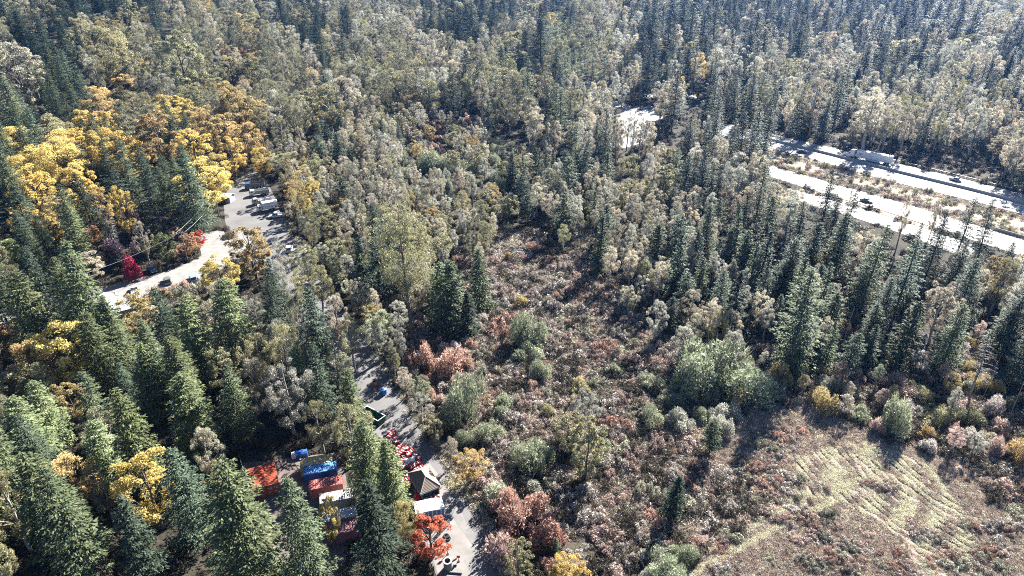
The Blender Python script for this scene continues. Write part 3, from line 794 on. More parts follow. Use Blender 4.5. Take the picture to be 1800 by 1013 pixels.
def wire_fence(line, label, h=1.9):
    root = empty('wire_fence', line[0]); tag(root, label, 'fence'); off = line[0]
    rb = MB(); rb.mat(STEEL)
    for i in range(len(line) - 1):
        a, b = line[i] - off, line[i + 1] - off
        for z in (.08, h * .5, h): rb.bar(a + Vector((0, 0, z)), b + Vector((0, 0, z)), .025 if z < h else .04, 4)
        L = (b - a).length; k = int(L / 0.5)
        for j in range(k): q = a + (b - a) * (j / k); rb.bar(q + Vector((0, 0, .08)), q + Vector((0, 0, h)), .012, 3)
        k = max(1, int(L / 2.5))
        for j in range(k):
            q = a + (b - a) * (j / k); pm = MB(); pm.mat(STEEL).cyl((q.x, q.y, q.z - .1), .05, h + .2, 6); pm.build('post', root)
    o = rb.build('wire_panel', root); o['kind'] = 'stuff'
wire_fence(pxpoly([(424, 815), (434, 850), (447, 890), (462, 950), (468, 985)]), 'steel wire fence along the left side of the orange-red containers')
wire_fence(pxpoly([(556, 772), (575, 782), (612, 790)]), 'steel wire fence behind the blue tarpaulin heap')

# the hut with the hipped roof
SHING = paint('brown_shingles', (0.155, 0.12, 0.095), 0.9, col2=(0.27, 0.22, 0.18), scale=6, bump=0.4, detail=12)
HWALL = paint('hut_boards', (0.30, 0.22, 0.16), 0.8, noise=0.3, scale=3)
def hut():
    c = P(747, 862.5); e1 = P(774, 870) - P(753, 838); rz = math.atan2(e1.y, e1.x)
    Lx, Wy, ze, zr, rl = 3.1, 2.05, 2.7, 4.3, 0.9
    root = empty('timber_hut', (c.x, c.y, c.z + .07), rz); tag(root, 'small timber hut with brown hipped shingle roof beside the yard road', 'hut')
    corners = [(-Lx, -Wy), (Lx, -Wy), (Lx, Wy), (-Lx, Wy)]
    m = MB(); m.mat(SHING)
    R1, R2 = (-rl, 0, zr), (rl, 0, zr)
    E = [(x, y, ze) for x, y in corners]; E2 = [(x, y, ze - .14) for x, y in corners]
    # courses of shingles: each slope stepped
    def slope(a, b, c_, d, nc=11):
        a, b, c_, d = map(Vector, (a, b, c_, d))
        nrm = (b - a).cross(d - a).normalized(); nrm = nrm if nrm.z > 0 else -nrm
        for i in range(nc):
            f0, f1 = i / nc, (i + 1) / nc
            p, q = a.lerp(d, f0), b.lerp(c_, f0); r, s = b.lerp(c_, f1), a.lerp(d, f1)
            m.poly([p + nrm * .05, q + nrm * .05, r, s]); m.poly([p, q, q + nrm * .05, p + nrm * .05])
    slope(E[0], E[1], R2, R1); slope(E[2], E[3], R1, R2); slope(E[1], E[2], R2, R2); slope(E[3], E[0], R1, R1)
    rf = m.build('roof', root)
    cap = MB(); cap.mat(paint('pale_ridge_cap', (0.5, 0.42, 0.33), 0.7))
    up = Vector((0, 0, .07))
    for a, b in ((E[0], R1), (E[3], R1), (E[1], R2), (E[2], R2), (R1, R2)): cap.bar(Vector(a) + up, Vector(b) + up, .07, 4)
    cap.build('ridge_cap', rf)
    fb = MB(); fb.mat(WHITE)
    for i in range(4):
        a, b = Vector(E2[i]), Vector(E2[(i + 1) % 4]); fb.bar(a, b, .09, 4)
    fb.build('fascia', rf)
    for x, y in ((-Lx + .35, -Wy + .35), (Lx - .35, -Wy + .35), (Lx - .35, Wy - .35), (-Lx + .35, Wy - .35)):
        p = MB(); p.mat(HWALL).box(x - .08, x + .08, y - .08, y + .08, 0, ze - .05); p.build('post', root)
    wv = MB(); wv.mat(HWALL)
    for k_ in range(7):
        z = .05 + k_ * .36; wv.box(-Lx + .45, Lx - .45, Wy - .42, Wy - .36, z, z + .34); wv.box(-Lx + .4, -Lx + .46, -Wy + .45, Wy - .45, z, z + .34)
    wv.build('wall', root)
    fl_ = MB(); fl_.mat(CONC2).box(-Lx + .1, Lx - .1, -Wy + .1, Wy - .1, -.05, .06); fl_.build('floor_slab', root)
hut()

# white roofed blue store box
def store():
    a = P(733.5, 921.5); b = P(775.5, 913); rz = face(a, b)
    root = empty('storage_cabin', (a.x, a.y, a.z + .08), rz); tag(root, 'storage cabin with white roof and blue-and-white ribbed wall, beside the scarlet tree', 'cabin')
    L, W, H = 4.9, 2.6, 2.5
    bw = paint('blue_wall', (0.10, 0.20, 0.42), 0.5)
    wl = MB(); wl.mat(bw).box(0, L, 0.03, W, 0.1, H); wl.build('wall', root)
    for k_ in range(13):
        r_ = MB(); x = .1 + k_ * (L - .3) / 12; r_.mat(WHITE if k_ % 2 else bw).box(x, x + .13, -.03, .028, .12, H - .03); r_.build('wall_rib', root)
    for k_ in range(7):
        r_ = MB(); y = .2 + k_ * (W - .4) / 6; r_.mat(WHITE if k_ % 2 else bw).box(L + .003, L + .05, y, y + .14, .12, H - .03); r_.build('wall_rib', root)
    rf = MB(); rf.mat(WHITE).prism([(-.12, H), (L + .12, H), (L + .12, H + .08), (L / 2, H + .2), (-.12, H + .08)], -.12, W + .12); rf.build('roof', root)
    b_ = MB(); b_.mat(CHASSIS).box(.1, L - .1, .1, W - .1, 0, .1); b_.build('skid', root)
store()

# red steel equipment in rows
REDP = paint('red_enamel', (0.36, 0.022, 0.024), 0.5, col2=(0.22, 0.02, 0.02), scale=3)
def red_frame():
    root = empty('steel_cage', (0, 0, 0))
    m = MB(); m.mat(REDP); X0, Y0, Z0 = 0.85, 0.45, 1.15
    for x in (-X0, X0):
        for y in (-Y0, Y0): m.box(x - .07, x + .07, y - .07, y + .07, 0, Z0)
    for z in (.15, Z0 - .07):
        for y in (-Y0, Y0): m.box(-X0 + .07, X0 - .07, y - .05, y + .05, z - .05, z + .05)
        for x in (-X0, X0): m.box(x - .05, x + .05, -Y0 + .07, Y0 - .07, z - .05, z + .05)
    m.bar((-X0, -Y0, .15), (X0, -Y0, Z0 - .1), .05, 4); m.bar((-X0, Y0, .15), (X0, Y0, Z0 - .1), .05, 4)
    m.build('red_cage', root)
    for k_ in range(4):
        b = MB(); b.mat(WHITE if k_ % 2 == 0 else REDP).box(-X0 + .25 + k_ * .4, -X0 + .42 + k_ * .4, -Y0 + .06, Y0 - .06, Z0 - .02, Z0 + .05); b.build('crossbar', root)
    return root
def red_machine():
    root = empty('red_machine', (0, 0, 0))
    m = MB(); m.mat(REDP).prism([(-.8, .35), (.75, .35), (.9, .7), (.6, 1.15), (-.4, 1.2), (-.8, .9)], -.42, .42, inset=lambda x, z: .08 * max(0, z - .7)); m.build('housing', root)
    for x in (-.5, .5):
        for y in (-.5, .42): k_ = MB(); k_.mat(RUBBER).cyl((x, y, .3), .3, .1, 10, 'y'); k_.build('wheel', root)
    k_ = MB(); k_.mat(STEEL); k_.bar((-.8, -.3, .9), (-1.5, -.3, 1.3), .03); k_.bar((-.8, .3, .9), (-1.5, .3, 1.3), .03); k_.bar((-1.5, -.3, 1.3), (-1.5, .3, 1.3), .03); k_.build('handle', root)
    k_ = MB(); k_.mat(WHITE).box(-.3, .3, -.2, .2, 1.2, 1.32); k_.build('filler_cap', root)
    return root
f0, m0 = red_frame(), red_machine(); f0.scale = (.85, .85, .9); m0.scale = (.85,) * 3
EQ = [(687, 772), (692, 778), (697, 784), (701, 793), (706, 789), (710, 797), (716, 795), (722, 801), (703, 804), (709, 806), (718, 806),
      (708, 817), (716, 822), (711, 827), (720, 829), (727, 826), (733, 821), (736, 812), (731, 834), (725, 836), (739, 829), (717, 843), (713, 851), (721, 857),
      (742, 882), (749, 885), (757, 884), (763, 880), (768, 886), (755, 890), (736, 891), (745, 893), (689, 765), (730, 808)]
EQ = [e for i, e in enumerate(EQ) if i % 5 != 4 or i > 28]
names_ord = ['nearest', 'second', 'third', 'fourth', 'fifth', 'sixth', 'seventh', 'eighth', 'ninth', 'tenth', 'eleventh', 'twelfth', 'thirteenth', 'fourteenth', 'fifteenth', 'sixteenth', 'seventeenth']
cntf = {}
rr = random.Random(4)
order = sorted(range(len(EQ)), key=lambda i: (EQ[i][0] - 745) ** 2 + (EQ[i][1] - 862) ** 2)
for i in order:
    x, y = EQ[i]; below = y > 875; is_m = (i % 3 == 2)
    key = (below, is_m); c = cntf.get(key, 0); cntf[key] = c + 1
    thing_ = 'wheeled red machine' if is_m else 'red steel cage with white crossbars'
    label = f"{thing_}, {names_ord[c]} out from the hut {'towards the storage cabin' if below else 'up the road side row'}"
    src = m0 if is_m else f0; p = P(x, y)
    first = 'used' not in src.keys()
    loc = (p.x, p.y, p.z + .085); rz = rr.uniform(-.5, .5) + .9
    if first: src['used'] = 1; src['category'] = 'machine' if is_m else 'steel cage'; src['group'] = 'red machines parked by the hut' if is_m else 'red steel cages stored by the hut'; src['label'] = label; src.location = loc; src.rotation_euler = (0, 0, rz)
    else: copy_tree(src, loc, rz, label)
crate_stack(721, 816, 'white sheeted bin among the red equipment above the hut', TARPW, 2.0, 1.0, 1.5, rz=.25)
crate_stack(731, 890, 'white sheeted bundle between the hut and the storage cabin', TARPW, 1.2, .8, .9, rz=.25)
crate_stack(763, 879, 'long lilac grey tarpaulin bundle under the front eave of the hut', paint('lilac_tarpaulin', (0.55, 0.53, 0.62), 0.5), 2.3, .8, .9, rz=.3)
rt = empty('red_tank', P(730.5, 884)); rt.rotation_euler[2] = 1.2; tag(rt, 'bright red fuel tank standing left of the hut under the fir', 'tank')
BR_RED = paint('bright_red_tank', (0.62, 0.015, 0.01), 0.35)
m = MB(); m.mat(BR_RED).cyl((-1.1, 0, .95), .65, 2.2, 16, 'x'); m.cyl((-1.25, 0, .95), .45, .15, 16, 'x', r2=.65); m.cyl((1.1, 0, .95), .65, .15, 16, 'x', r2=.45); m.build('tank_shell', rt)
for x in (-.7, .7): m = MB(); m.mat(CHASSIS).box(x - .1, x + .1, -.5, .5, 0, .45); m.build('cradle', rt)
m = MB(); m.mat(STEEL).cyl((0, 0, 1.58), .16, .14, 10); m.build('filler_cap', rt)

# the round concrete well ring and odds and ends by the road
bz = empty('manhole_pipe', P(787.5, 1000)); tag(bz, 'upright grey pipe section with white rim beside the yard road', 'pipe')
m = MB(); m.mat(paint('pipe_grey', (0.12, 0.13, 0.12), 0.7, noise=.3, scale=2))
def tube_wall(m, ro, ri, z0, z1, n=24):
    r = [[m.bm.verts.new((math.cos(2 * PI * i / n) * q, math.sin(2 * PI * i / n) * q, z)) for i in range(n)] for q, z in ((ro, z0), (ro, z1), (ri, z1), (ri, z0))]
    for a in range(4):
        for i in range(n): m._f([r[a][i], r[a][(i + 1) % n], r[(a + 1) % 4][(i + 1) % n], r[(a + 1) % 4][i]])
tube_wall(m, .70, .56, 0, 1.9); m.build('pipe_wall', bz)
m = MB(); m.mat(WHITE); tube_wall(m, .74, .54, 1.903, 1.98); m.build('rim', bz)
m = MB(); m.mat(BARK).cyl((0, 0, .05), .55, .1, 20); m.build('soil_fill', bz)
def logpole(a, b, r, mat, name, label, cat):
    a, b = P(*a), P(*b); m = MB(); m.mat(mat); z = Vector((0, 0, r + .09)); m.bar(a + z - a, b + z - a, r, 10)
    o = m.build(name); o.location = a; return tag(o, label, cat)
logpole((789, 1008), (812, 1010), .12, CHASSIS, 'steel_pipe', 'long dark pipe lying on the paving just in front of the upright pipe', 'pipe')
logpole((796, 987), (803, 983), .10, CHASSIS, 'steel_pipe', 'short dark pipe lying nearest right of the upright pipe rim', 'pipe')
logpole((797, 995), (803, 996), .10, RUBBER, 'steel_pipe', 'very short dark pipe end lying halfway down beside the upright pipe', 'pipe')
def signpost(px, py, h, label, panel, top):
    root = empty('marker_post', P(px, py)); tag(root, label, 'post')
    m = MB(); m.mat(panel).cyl((0, 0, 0), .06, h, 8); m.build('pole', root)
    m = MB(); m.mat(top).box(-.28, .28, -.03, .03, h - .5, h + .02); m.build('plate', root)
    m = MB(); m.mat(CHASSIS).cyl((0, 0, 0.05), .3, .12, 10, r2=.22); m.build('foot', root)
signpost(806, 988, 1.5, 'red marker post standing in the road beside the upright pipe', REDP, REDP)
signpost(787, 975, 1.7, 'red marker post by the edge of the scarlet tree', REDP, STEEL)
signpost(785, 838, 2.3, 'white and red marker post in the road right of the hut', WHITE, REDP)
signpost(781, 834, 1.7, 'white marker post paired with a white and red one right of the hut', WHITE, WHITE)
signpost(801, 857, 1.9, 'thin pale marker post by the grassy strip near the road bend', STEEL, paint('yellow_plate', (.6, .5, .1)))
def tyre(px, py, label):
    o = MB(); o.mat(RUBBER); r = 12
    ring = []
    for i in range(16):
        t = 2 * PI * i / 16; row = []
        for j in range(8):
            s = 2 * PI * j / 8; q = .42 + .16 * math.cos(s); row.append(o.bm.verts.new((q * math.cos(t), q * math.sin(t), .14 + .14 * math.sin(s))))
        ring.append(row)
    for i in range(16):
        for j in range(8): o._f([ring[i][j], ring[(i + 1) % 16][j], ring[(i + 1) % 16][(j + 1) % 8], ring[i][(j + 1) % 8]])
    p = P(px, py); t = o.build('tyre'); t.location = (p.x, p.y, p.z + .085); tag(t, label, 'tyre')
tyre(784.5, 944, 'upper black tyre lying between the scarlet tree and the road'); tyre(787, 948, 'lower black tyre lying between the scarlet tree and the road')
rk = empty('pipe_rack', P(779.5, 931)); rk.rotation_euler[2] = 1.0; tag(rk, 'dark steel pipe rack at the near corner of the storage cabin', 'rack')
for x in (-1.3, 1.3):
    m = MB(); m.mat(CHASSIS)
    for y in (-.3, .3): m.box(x - .05, x + .05, y - .05, y + .05, 0, 1.4)
    m.box(x - .05, x + .05, -.25, .25, .6, .68); m.build('upright', rk)
for y, z in ((-.15, .76), (.05, .76), (.2, .76), (0, 1.0)): m = MB(); m.mat(BARK); m.bar((-1.7, y, z), (1.7, y, z), .07, 6); m.build('pipe', rk)

# roll-off bin, drums
A_ = P(645, 714.5, 1.6); B_ = P(677, 731.5, 1.6); rz = face(A_, B_)
GREENP = paint('dark_green_paint', (0.02, 0.085, 0.06), 0.5, noise=.3, scale=2)
rb = empty('waste_bin', (A_.x, A_.y, float(land(A_.x, A_.y)) + .07), rz); tag(rb, 'dark green open waste bin with white rim at the left edge of the yard road', 'waste bin')
L_, W_ = (B_ - A_).length, 2.1
m = MB(); m.mat(GREENP).box(0, L_, -W_, 0, .15, .25).box(0, L_, -.06, 0, .25, 1.55).box(0, L_, -W_, -W_ + .06, .25, 1.55).box(0, .06, -W_ + .06, -.06, .25, 1.55).box(L_ - .06, L_, -W_ + .06, -.06, .25, 1.55); m.build('bin_body', rb)
m = MB(); m.mat(WHITE).box(-.05, L_ + .05, -.05, .09, 1.553, 1.66).box(-.05, L_ + .05, -W_ - .09, -W_ + .05, 1.553, 1.66).box(-.05, .07, -W_ + .05, -.05, 1.553, 1.66).box(L_ - .07, L_ + .05, -W_ + .05, -.05, 1.553, 1.66); m.build('rim', rb)
for k_ in range(6):
    m = MB(); x = .3 + k_ * (L_ - .6) / 5; m.mat(GREENP).box(x - .05, x + .05, -W_ - .08, -W_ - .003, .2, 1.55); m.build('rib', rb)
for x in (.5, L_ - .5): m = MB(); m.mat(RUBBER).cyl((x, -W_ + .1, .13), .13, .2, 10, 'y'); m.build('roller', rb)
ORG = paint('orange_enamel', (0.55, 0.14, 0.06), 0.45, noise=.3, scale=2)
dr = empty('concrete_mixer', P(659, 682)); tag(dr, 'orange drum mixer standing in the shade of the yard road', 'mixer')
m = MB(); m.mat(ORG).cyl((0, 0, .8), .45, .5, 14, r2=.7); m.cyl((0, 0, 1.3), .7, .5, 14, r2=.35, cap=False); m.build('drum', dr)
for t_ in (0, 2.1, 4.2): m = MB(); m.mat(CHASSIS); m.bar((.3 * math.cos(t_), .3 * math.sin(t_), .85), (.8 * math.cos(t_), .8 * math.sin(t_), 0.05), .05); m.build('leg', dr)
dr = empty('water_tank', P(674.5, 693)); tag(dr, 'bright blue tank on a pallet in the shade of the yard road', 'tank')
m = MB(); m.mat(BLUE1).cyl((0, 0, .18), .75, 1.25, 16); m.cyl((0, 0, 1.43), .75, .2, 16, r2=.3); m.build('tank_shell', dr)
m = MB(); m.mat(STEEL).cyl((0, 0, 1.63), .2, .12, 10); m.build('lid', dr)
for y in (-.6, -.2, .2, .6): m = MB(); m.mat(PALEBARK).box(-.8, .8, y - .1, y + .1, .04, .17); m.build('pallet_board', dr)

# ---- vehicles: x forward, y left
def wheels(root, xs_, half, r=.34, wd=.24, dual=False):
    for x in xs_:
        for s in (-1, 1):
            y = half * s; y0 = y - (wd if s > 0 else 0)
            wv = MB(); wv.mat(RUBBER).cyl((x, y0, r), r, wd, 16, 'y'); o = wv.build('wheel', root)
            h = MB(); h.mat(RIM).cyl((x, y + (.004 if s > 0 else -.024), r), r * .58, .02, 12, 'y'); h.build('rim', o)
def car(label, mat, px, py, toward, style='sedan', cat='car', group='cars by the gravel drive', rz=None):
    p = P(px, py)
    q = P(*toward) if toward else None
    root = empty('parked_car' if cat != 'pickup' else 'pickup_truck', (p.x, p.y, p.z + .09), rz if rz is not None else face(p, q)); tag(root, label, cat, group)
    L, W = (4.6, 1.82) if style != 'pickup' else (5.4, 1.95)
    h1 = .88 if style == 'sedan' else 1.0; top = 1.45 if style == 'sedan' else 1.78
    hl = L / 2; hw = W / 2
    b = MB(); b.mat(mat)
    body = [(-hl, .32), (-hl + .08, .28), (hl - .1, .28), (hl, .45), (hl - .03, .68), (hl - .45, h1 - .12), (hl - 1.35, h1), (-hl + (1.9 if style == 'pickup' else .75), h1), (-hl + .05, h1 - .02), (-hl - .02, .6)]
    if style == 'pickup':
        b.prism(body[:7] + [(-hl + 2.0, h1), (-hl + 2.0, .75), (-hl + .05, .75)], -hw, hw)
        for y in (-hw, hw - .1): b.box(-hl + .03, -hl + 2.0, y, y + .1, .753, h1 + .08)
        b.box(-hl + .03, -hl + .13, -hw + .1, hw - .1, .753, h1 + .05)
    else: b.prism(body, -hw, hw, inset=lambda x, z: .07 * (z > .8))
    b.build('body', root)
    x0, x1 = {'sedan': (-hl + .75, hl - 1.35), 'suv': (-hl + .15, hl - 1.3), 'pickup': (-hl + 2.03, hl - 1.4)}[style]
    s0 = {'sedan': .75, 'suv': .28, 'pickup': .15}[style]
    g = MB(); g.mat(GLASS).prism([(x0, h1 + .003), (x1, h1 + .003), (x1 - .7, top - .05), (x0 + s0, top - .05)], -hw + .09, hw - .09, inset=lambda x, z: .17 * (z > h1 + .1)); g.build('windows', root)
    r = MB(); r.mat(mat).box(x0 + s0 - .02, x1 - .68, -hw + .24, hw - .24, top - .047, top); o = r.build('roof', root)
    for xx in ((x0 + s0 + x1 - .7) / 2,):
        k_ = MB(); k_.mat(mat)
        for s in (-1, 1): k_.bar((xx, s * (hw - .07), h1), (xx, s * (hw - .235), top - .03), .045, 4)
        k_.build('pillar', root)
    wheels(root, (-hl + .85, hl - .9), hw + .01)
    for s in (-1, 1):
        k_ = MB(); k_.mat(LAMP_W).box(hl - .04, hl + .02, s * (hw - .3) - .2, s * (hw - .3) + .2, .58, .72); k_.build('headlight', root)
        k_ = MB(); k_.mat(LAMP_R).box(-hl - .03, -hl + .03, s * (hw - .2) - .13, s * (hw - .2) + .13, .62, .8); k_.build('rear_light', root)
        k_ = MB(); k_.mat(mat).box(x1 - .35, x1 - .15, s * (hw + .02), s * (hw + .17), h1, h1 + .15); k_.build('mirror', root)
    k_ = MB(); k_.mat(CHASSIS).box(-hl + .2, hl - .2, -hw + .12, hw - .12, .16, .275); k_.build('underbody', root)
    return root
NAVY = paint('navy_car_paint', (0.02, 0.05, 0.16), 0.25, coat=0.5); SILV = paint('silver_car_paint', (0.38, 0.42, 0.47), 0.3, metal=.4, coat=.5)
BLK = paint('black_car_paint', (0.015, 0.017, 0.02), 0.25, coat=.6); CARW = paint('white_car_paint', (0.74, 0.75, 0.76), 0.3, coat=.5)
LBLU = paint('light_blue_car_paint', (0.22, 0.38, 0.60), 0.3, coat=.5); DGRN = paint('grey_green_car_paint', (0.12, 0.14, 0.14), 0.35, coat=.3)
car('dark blue car parked beside the maroon tree', NAVY, 269, 477, (275, 484))
car('grey green off-road car at the hedge on the lower side of the gravel drive', DGRN, 295, 497, (292, 488), 'suv')
car('light blue car with white roof rack beside the bright yellow maple', LBLU, 340, 493, (337, 486), 'suv')
car('white pickup seen end-on in the middle of the gravel drive', CARW, 238, 514, (236, 502), 'pickup', 'pickup')
car('silver white pickup parked behind the white box truck', CARW, 486, 382, (476, 383), 'pickup', 'pickup', 'vehicles in the upper yard')
car('white car half under the trees at the road edge', CARW, 509, 441, (512, 431), 'suv', 'car', 'vehicles in the upper yard')
car('dark blue car in the far carriageway near the right picture border', NAVY, 1679, 318, (1665, 314.6), group='cars on the highway')
car('black car in the far carriageway ahead of the semi truck', BLK, 1409, 269, (1395, 266), group='cars on the highway')
car('dark grey car alone on the near carriageway', DGRN, 1523, 355, (1537, 358.5), group='cars on the highway')
car('light blue car at the far edge of the paved lot', LBLU, 1141, 191, (1150, 190.5), group='cars in the paved lot')
car('white car at the far edge of the paved lot', CARW, 1129, 192, (1138, 191.6), group='cars in the paved lot')
car('black car at the right end of the paved lot', BLK, 1159, 197, (1168, 196.2), group='cars in the paved lot')
# open trailer
tr = empty('utility_trailer', P(192, 524)); tr.rotation_euler[2] = 0.15; tr.location.z += .08; tag(tr, 'dark open trailer with white posts in front of the white roofed house', 'trailer')
m = MB(); m.mat(paint('dark_olive_steel', (0.05, 0.05, 0.04), .7)).box(-1.5, 1.5, -.9, .9, .5, .6).box(-1.5, 1.5, .84, .9, .6, 1.1).box(-1.5, 1.5, -.9, -.84, .6, 1.1).box(-1.5, -1.44, -.84, .84, .6, 1.1).box(1.44, 1.5, -.84, .84, .6, 1.1); m.build('bed', tr)
for x in (-1.55, 1.55):
    for y in (-.93, .93): m = MB(); m.mat(WHITE).box(x - .05, x + .05, y - .05, y + .05, .45, 1.3); m.build('post', tr)
wheels(tr, (0.1,), .95, .33, .2)
m = MB(); m.mat(CHASSIS); m.bar((1.5, 0, .5), (2.6, 0, .45), .05); m.build('drawbar', tr)

def truck(label, a, b, cabmat, bodymat, style, group='vehicles in the upper yard', length=7.5, name='box_truck', cat='truck', graphic=False):
    """a: rear, b: front on the ground"""
    pa, pb = P(*a), P(*b); root = empty(name, (pa.x, pa.y, pa.z + .08), face(pa, pb)); tag(root, label, cat, group)
    L = length; W = 2.4; hw = W / 2
    m = MB(); m.mat(CHASSIS).box(.2, L - .3, -.45, .45, .55, .85); m.build('chassis', root)
    m = MB(); m.mat(cabmat).prism([(L - 1.9, .6), (L, .6), (L, 1.35), (L - .3, 1.5), (L - .55, 2.35), (L - 1.9, 2.4)], -hw + .08, hw - .08, inset=lambda x, z: .1 * (z > 2)); cb = m.build('cab', root)
    m = MB(); m.mat(GLASS).poly([(L - .275, -hw + .25, 1.56), (L - .275, hw - .25, 1.56), (L - .5, hw - .32, 2.25), (L - .5, -hw + .32, 2.25)]); m.build('windscreen', cb)
    for s in (-1, 1):
        m = MB(); m.mat(GLASS).box(L - 1.4, L - .65, s * (hw - .075), s * (hw - .065), 1.5, 2.1); m.build('side_window', cb)
        m = MB(); m.mat(LAMP_W).box(L + .003, L + .04, s * .85 - .15, s * .85 + .15, .8, .98); m.build('headlight', root)
    if style == 'box':
        m = MB(); m.mat(bodymat).box(0, L - 2.05, -hw, hw, .9, 3.3); bx = m.build('cargo_box', root)
        if graphic:
            m = MB(); m.mat(paint('graphic_blue', (.05, .16, .38))); r = random.Random(3)
            for s in (-1, 1):
                for i in range(9):
                    x = .9 + r.random() * 3.2; z = 1.3 + r.random() * 1.5; m.box(x, x + r.uniform(.2, .7), s * (hw + .004) - .002, s * (hw + .004) + .002, z, z + r.uniform(.08, .35))
            m.build('side_graphic', bx)
            m = MB(); m.mat(paint('graphic_red', (.55, .08, .05)))
            m.cyl((.75 if True else 0, -hw - .012, 1.5), .42, .008, 14, 'y'); m.cyl((.75, hw + .004, 1.5), .42, .008, 14, 'y'); m.build('round_sign', bx)
        for z in (.9, 3.3): 
            m = MB(); m.mat(STEEL).box(-.03, L - 2.02, -hw - .03, -hw + .0, z - .04, z + .04).box(-.03, L - 2.02, hw, hw + .03, z - .04, z + .04); m.build('edge_rail', bx)
    elif style == 'flat':
        m = MB(); m.mat(bodymat).box(0, L - 2.0, -hw, hw, .9, 1.05); m.build('deck', root)
        m = MB(); m.mat(STEEL).box(L - 2.1, L - 2.02, -hw, hw, 1.05, 2.2); m.build('headboard', root)
        m = MB(); m.mat(WHITE).box(.6, 3.0, -.8, .7, 1.053, 1.9).box(3.3, 4.6, -.7, .8, 1.053, 1.6); m.build('load', root)
    else:
        m = MB(); m.mat(bodymat).box(0, L - 2.05, -hw, hw, .95, 1.05).box(0, L - 2.05, -hw, -hw + .08, 1.05, 2.2).box(0, L - 2.05, hw - .08, hw, 1.05, 2.2).box(L - 2.13, L - 2.05, -hw + .08, hw - .08, 1.05, 2.3).box(0, .08, -hw + .08, hw - .08, 1.05, 2.1)
        m.build('dump_body', root)
        for k_ in range(5): m = MB(); x = .4 + k_ * 1.1; m.mat(bodymat).box(x, x + .12, -hw - .08, -hw - .003, 1.05, 2.2).box(x, x + .12, hw + .003, hw + .08, 1.05, 2.2); m.build('rib', root)
    wheels(root, (1.2, 2.25, L - 1.0), hw - .02, .48, .3)
    return root
truck('white box truck with blue lettering and round red sign on its side', (489, 367), (459, 372), CARW, WHITE, 'box', graphic=True)
truck('grey flatbed truck directly behind the white box truck', (480, 355), (452, 359.5), paint('grey_cab', (.3, .32, .33), .4), paint('deck_grey', (.25, .25, .25), .7), 'flat', name='flatbed_truck')
truck('white tipper truck second from the far end of the upper yard', (474, 341), (447, 344.5), CARW, paint('tipper_grey', (.32, .34, .34), .6), 'dump', name='tipper_truck')
truck('dark blue tipper truck at the far end of the upper yard', (466, 329), (438, 332), paint('dark_blue_cab', (.03, .08, .2), .4), paint('tipper_dark', (.10, .10, .10), .6), 'dump', name='tipper_truck')

# the semi truck on the highway, heading up-left
pa, pb = P(1566, 291.5), P(1497, 277.5)
semi = empty('semi_truck', (pa.x, pa.y, pa.z + .09), face(pa, pb)); tag(semi, 'white semi truck with long white trailer on the far carriageway', 'truck')
TW = paint('trailer_white', (0.78, 0.80, 0.82), 0.35, coat=.2)
m = MB(); m.mat(TW).box(0, 14.6, -1.28, 1.28, 1.15, 4.05); tb = m.build('trailer_box', semi)
m = MB(); m.mat(STEEL)
for z in (1.12, 4.02): m.box(-.02, 14.62, -1.31, -1.283, z, z + .08).box(-.02, 14.62, 1.283, 1.31, z, z + .08)
m.build('edge_rail', tb)
m = MB(); m.mat(paint('logo_blue', (.06, .2, .4)))
for s in (-1, 1):
    y = s * 1.287
    for (x0, x1, z0, z1) in ((12.3, 12.5, 2.3, 3.2), (12.9, 13.1, 2.3, 3.2), (12.5, 12.9, 2.3, 2.5), (13.3, 13.9, 3.0, 3.2), (13.3, 13.9, 2.3, 2.5), (13.5, 13.7, 2.5, 3.0)):
        m.box(x0, x1, y - .003, y + .003, z0, z1)
m.build('lettering', tb)
m = MB(); m.mat(CHASSIS).box(.3, 19.5, -.45, .45, .85, 1.12); m.build('chassis', semi)
m = MB(); m.mat(TW).box(4.6, 10.5, 1.1, 1.16, .45, 1.1).box(4.6, 10.5, -1.16, -1.1, .45, 1.1); m.build('side_skirt', semi)
m = MB(); m.mat(CARW).prism([(15.5, .7), (20.4, .6), (20.5, 1.3), (20.2, 1.75), (18.6, 1.95), (18.0, 2.75), (17.2, 3.65), (15.5, 3.85)], -1.2, 1.2, inset=lambda x, z: .12 * (z > 3) + .18 * (x > 20)); cb = m.build('cab', semi)
m = MB(); m.mat(GLASS).poly([(18.66, -.95, 1.98), (18.66, .95, 1.98), (18.1, .95, 2.72), (18.1, -.95, 2.72)]); m.build('windscreen', cb)
for s in (-1, 1):
    m = MB(); m.mat(GLASS).box(17.2, 18.0, s * 1.204 - .004, s * 1.204 + .004, 1.9, 2.6); m.build('side_window', cb)
    m = MB(); m.mat(STEEL).cyl((16.6, s * 1.28, .45), .3, .9, 10, 'x'); m.build('fuel_tank', semi)
    m = MB(); m.mat(STEEL).cyl((15.3, s * .95, 1.1), .08, 2.9, 8); m.build('exhaust_stack', semi)
    m = MB(); m.mat(LAMP_W).box(20.42, 20.5, s * .85 - .2, s * .85 + .2, .95, 1.15); m.build('headlight', semi)
wheels(semi, (1.4, 2.65, 15.2, 16.4 - .1, 19.5), 1.27, .5, .34)

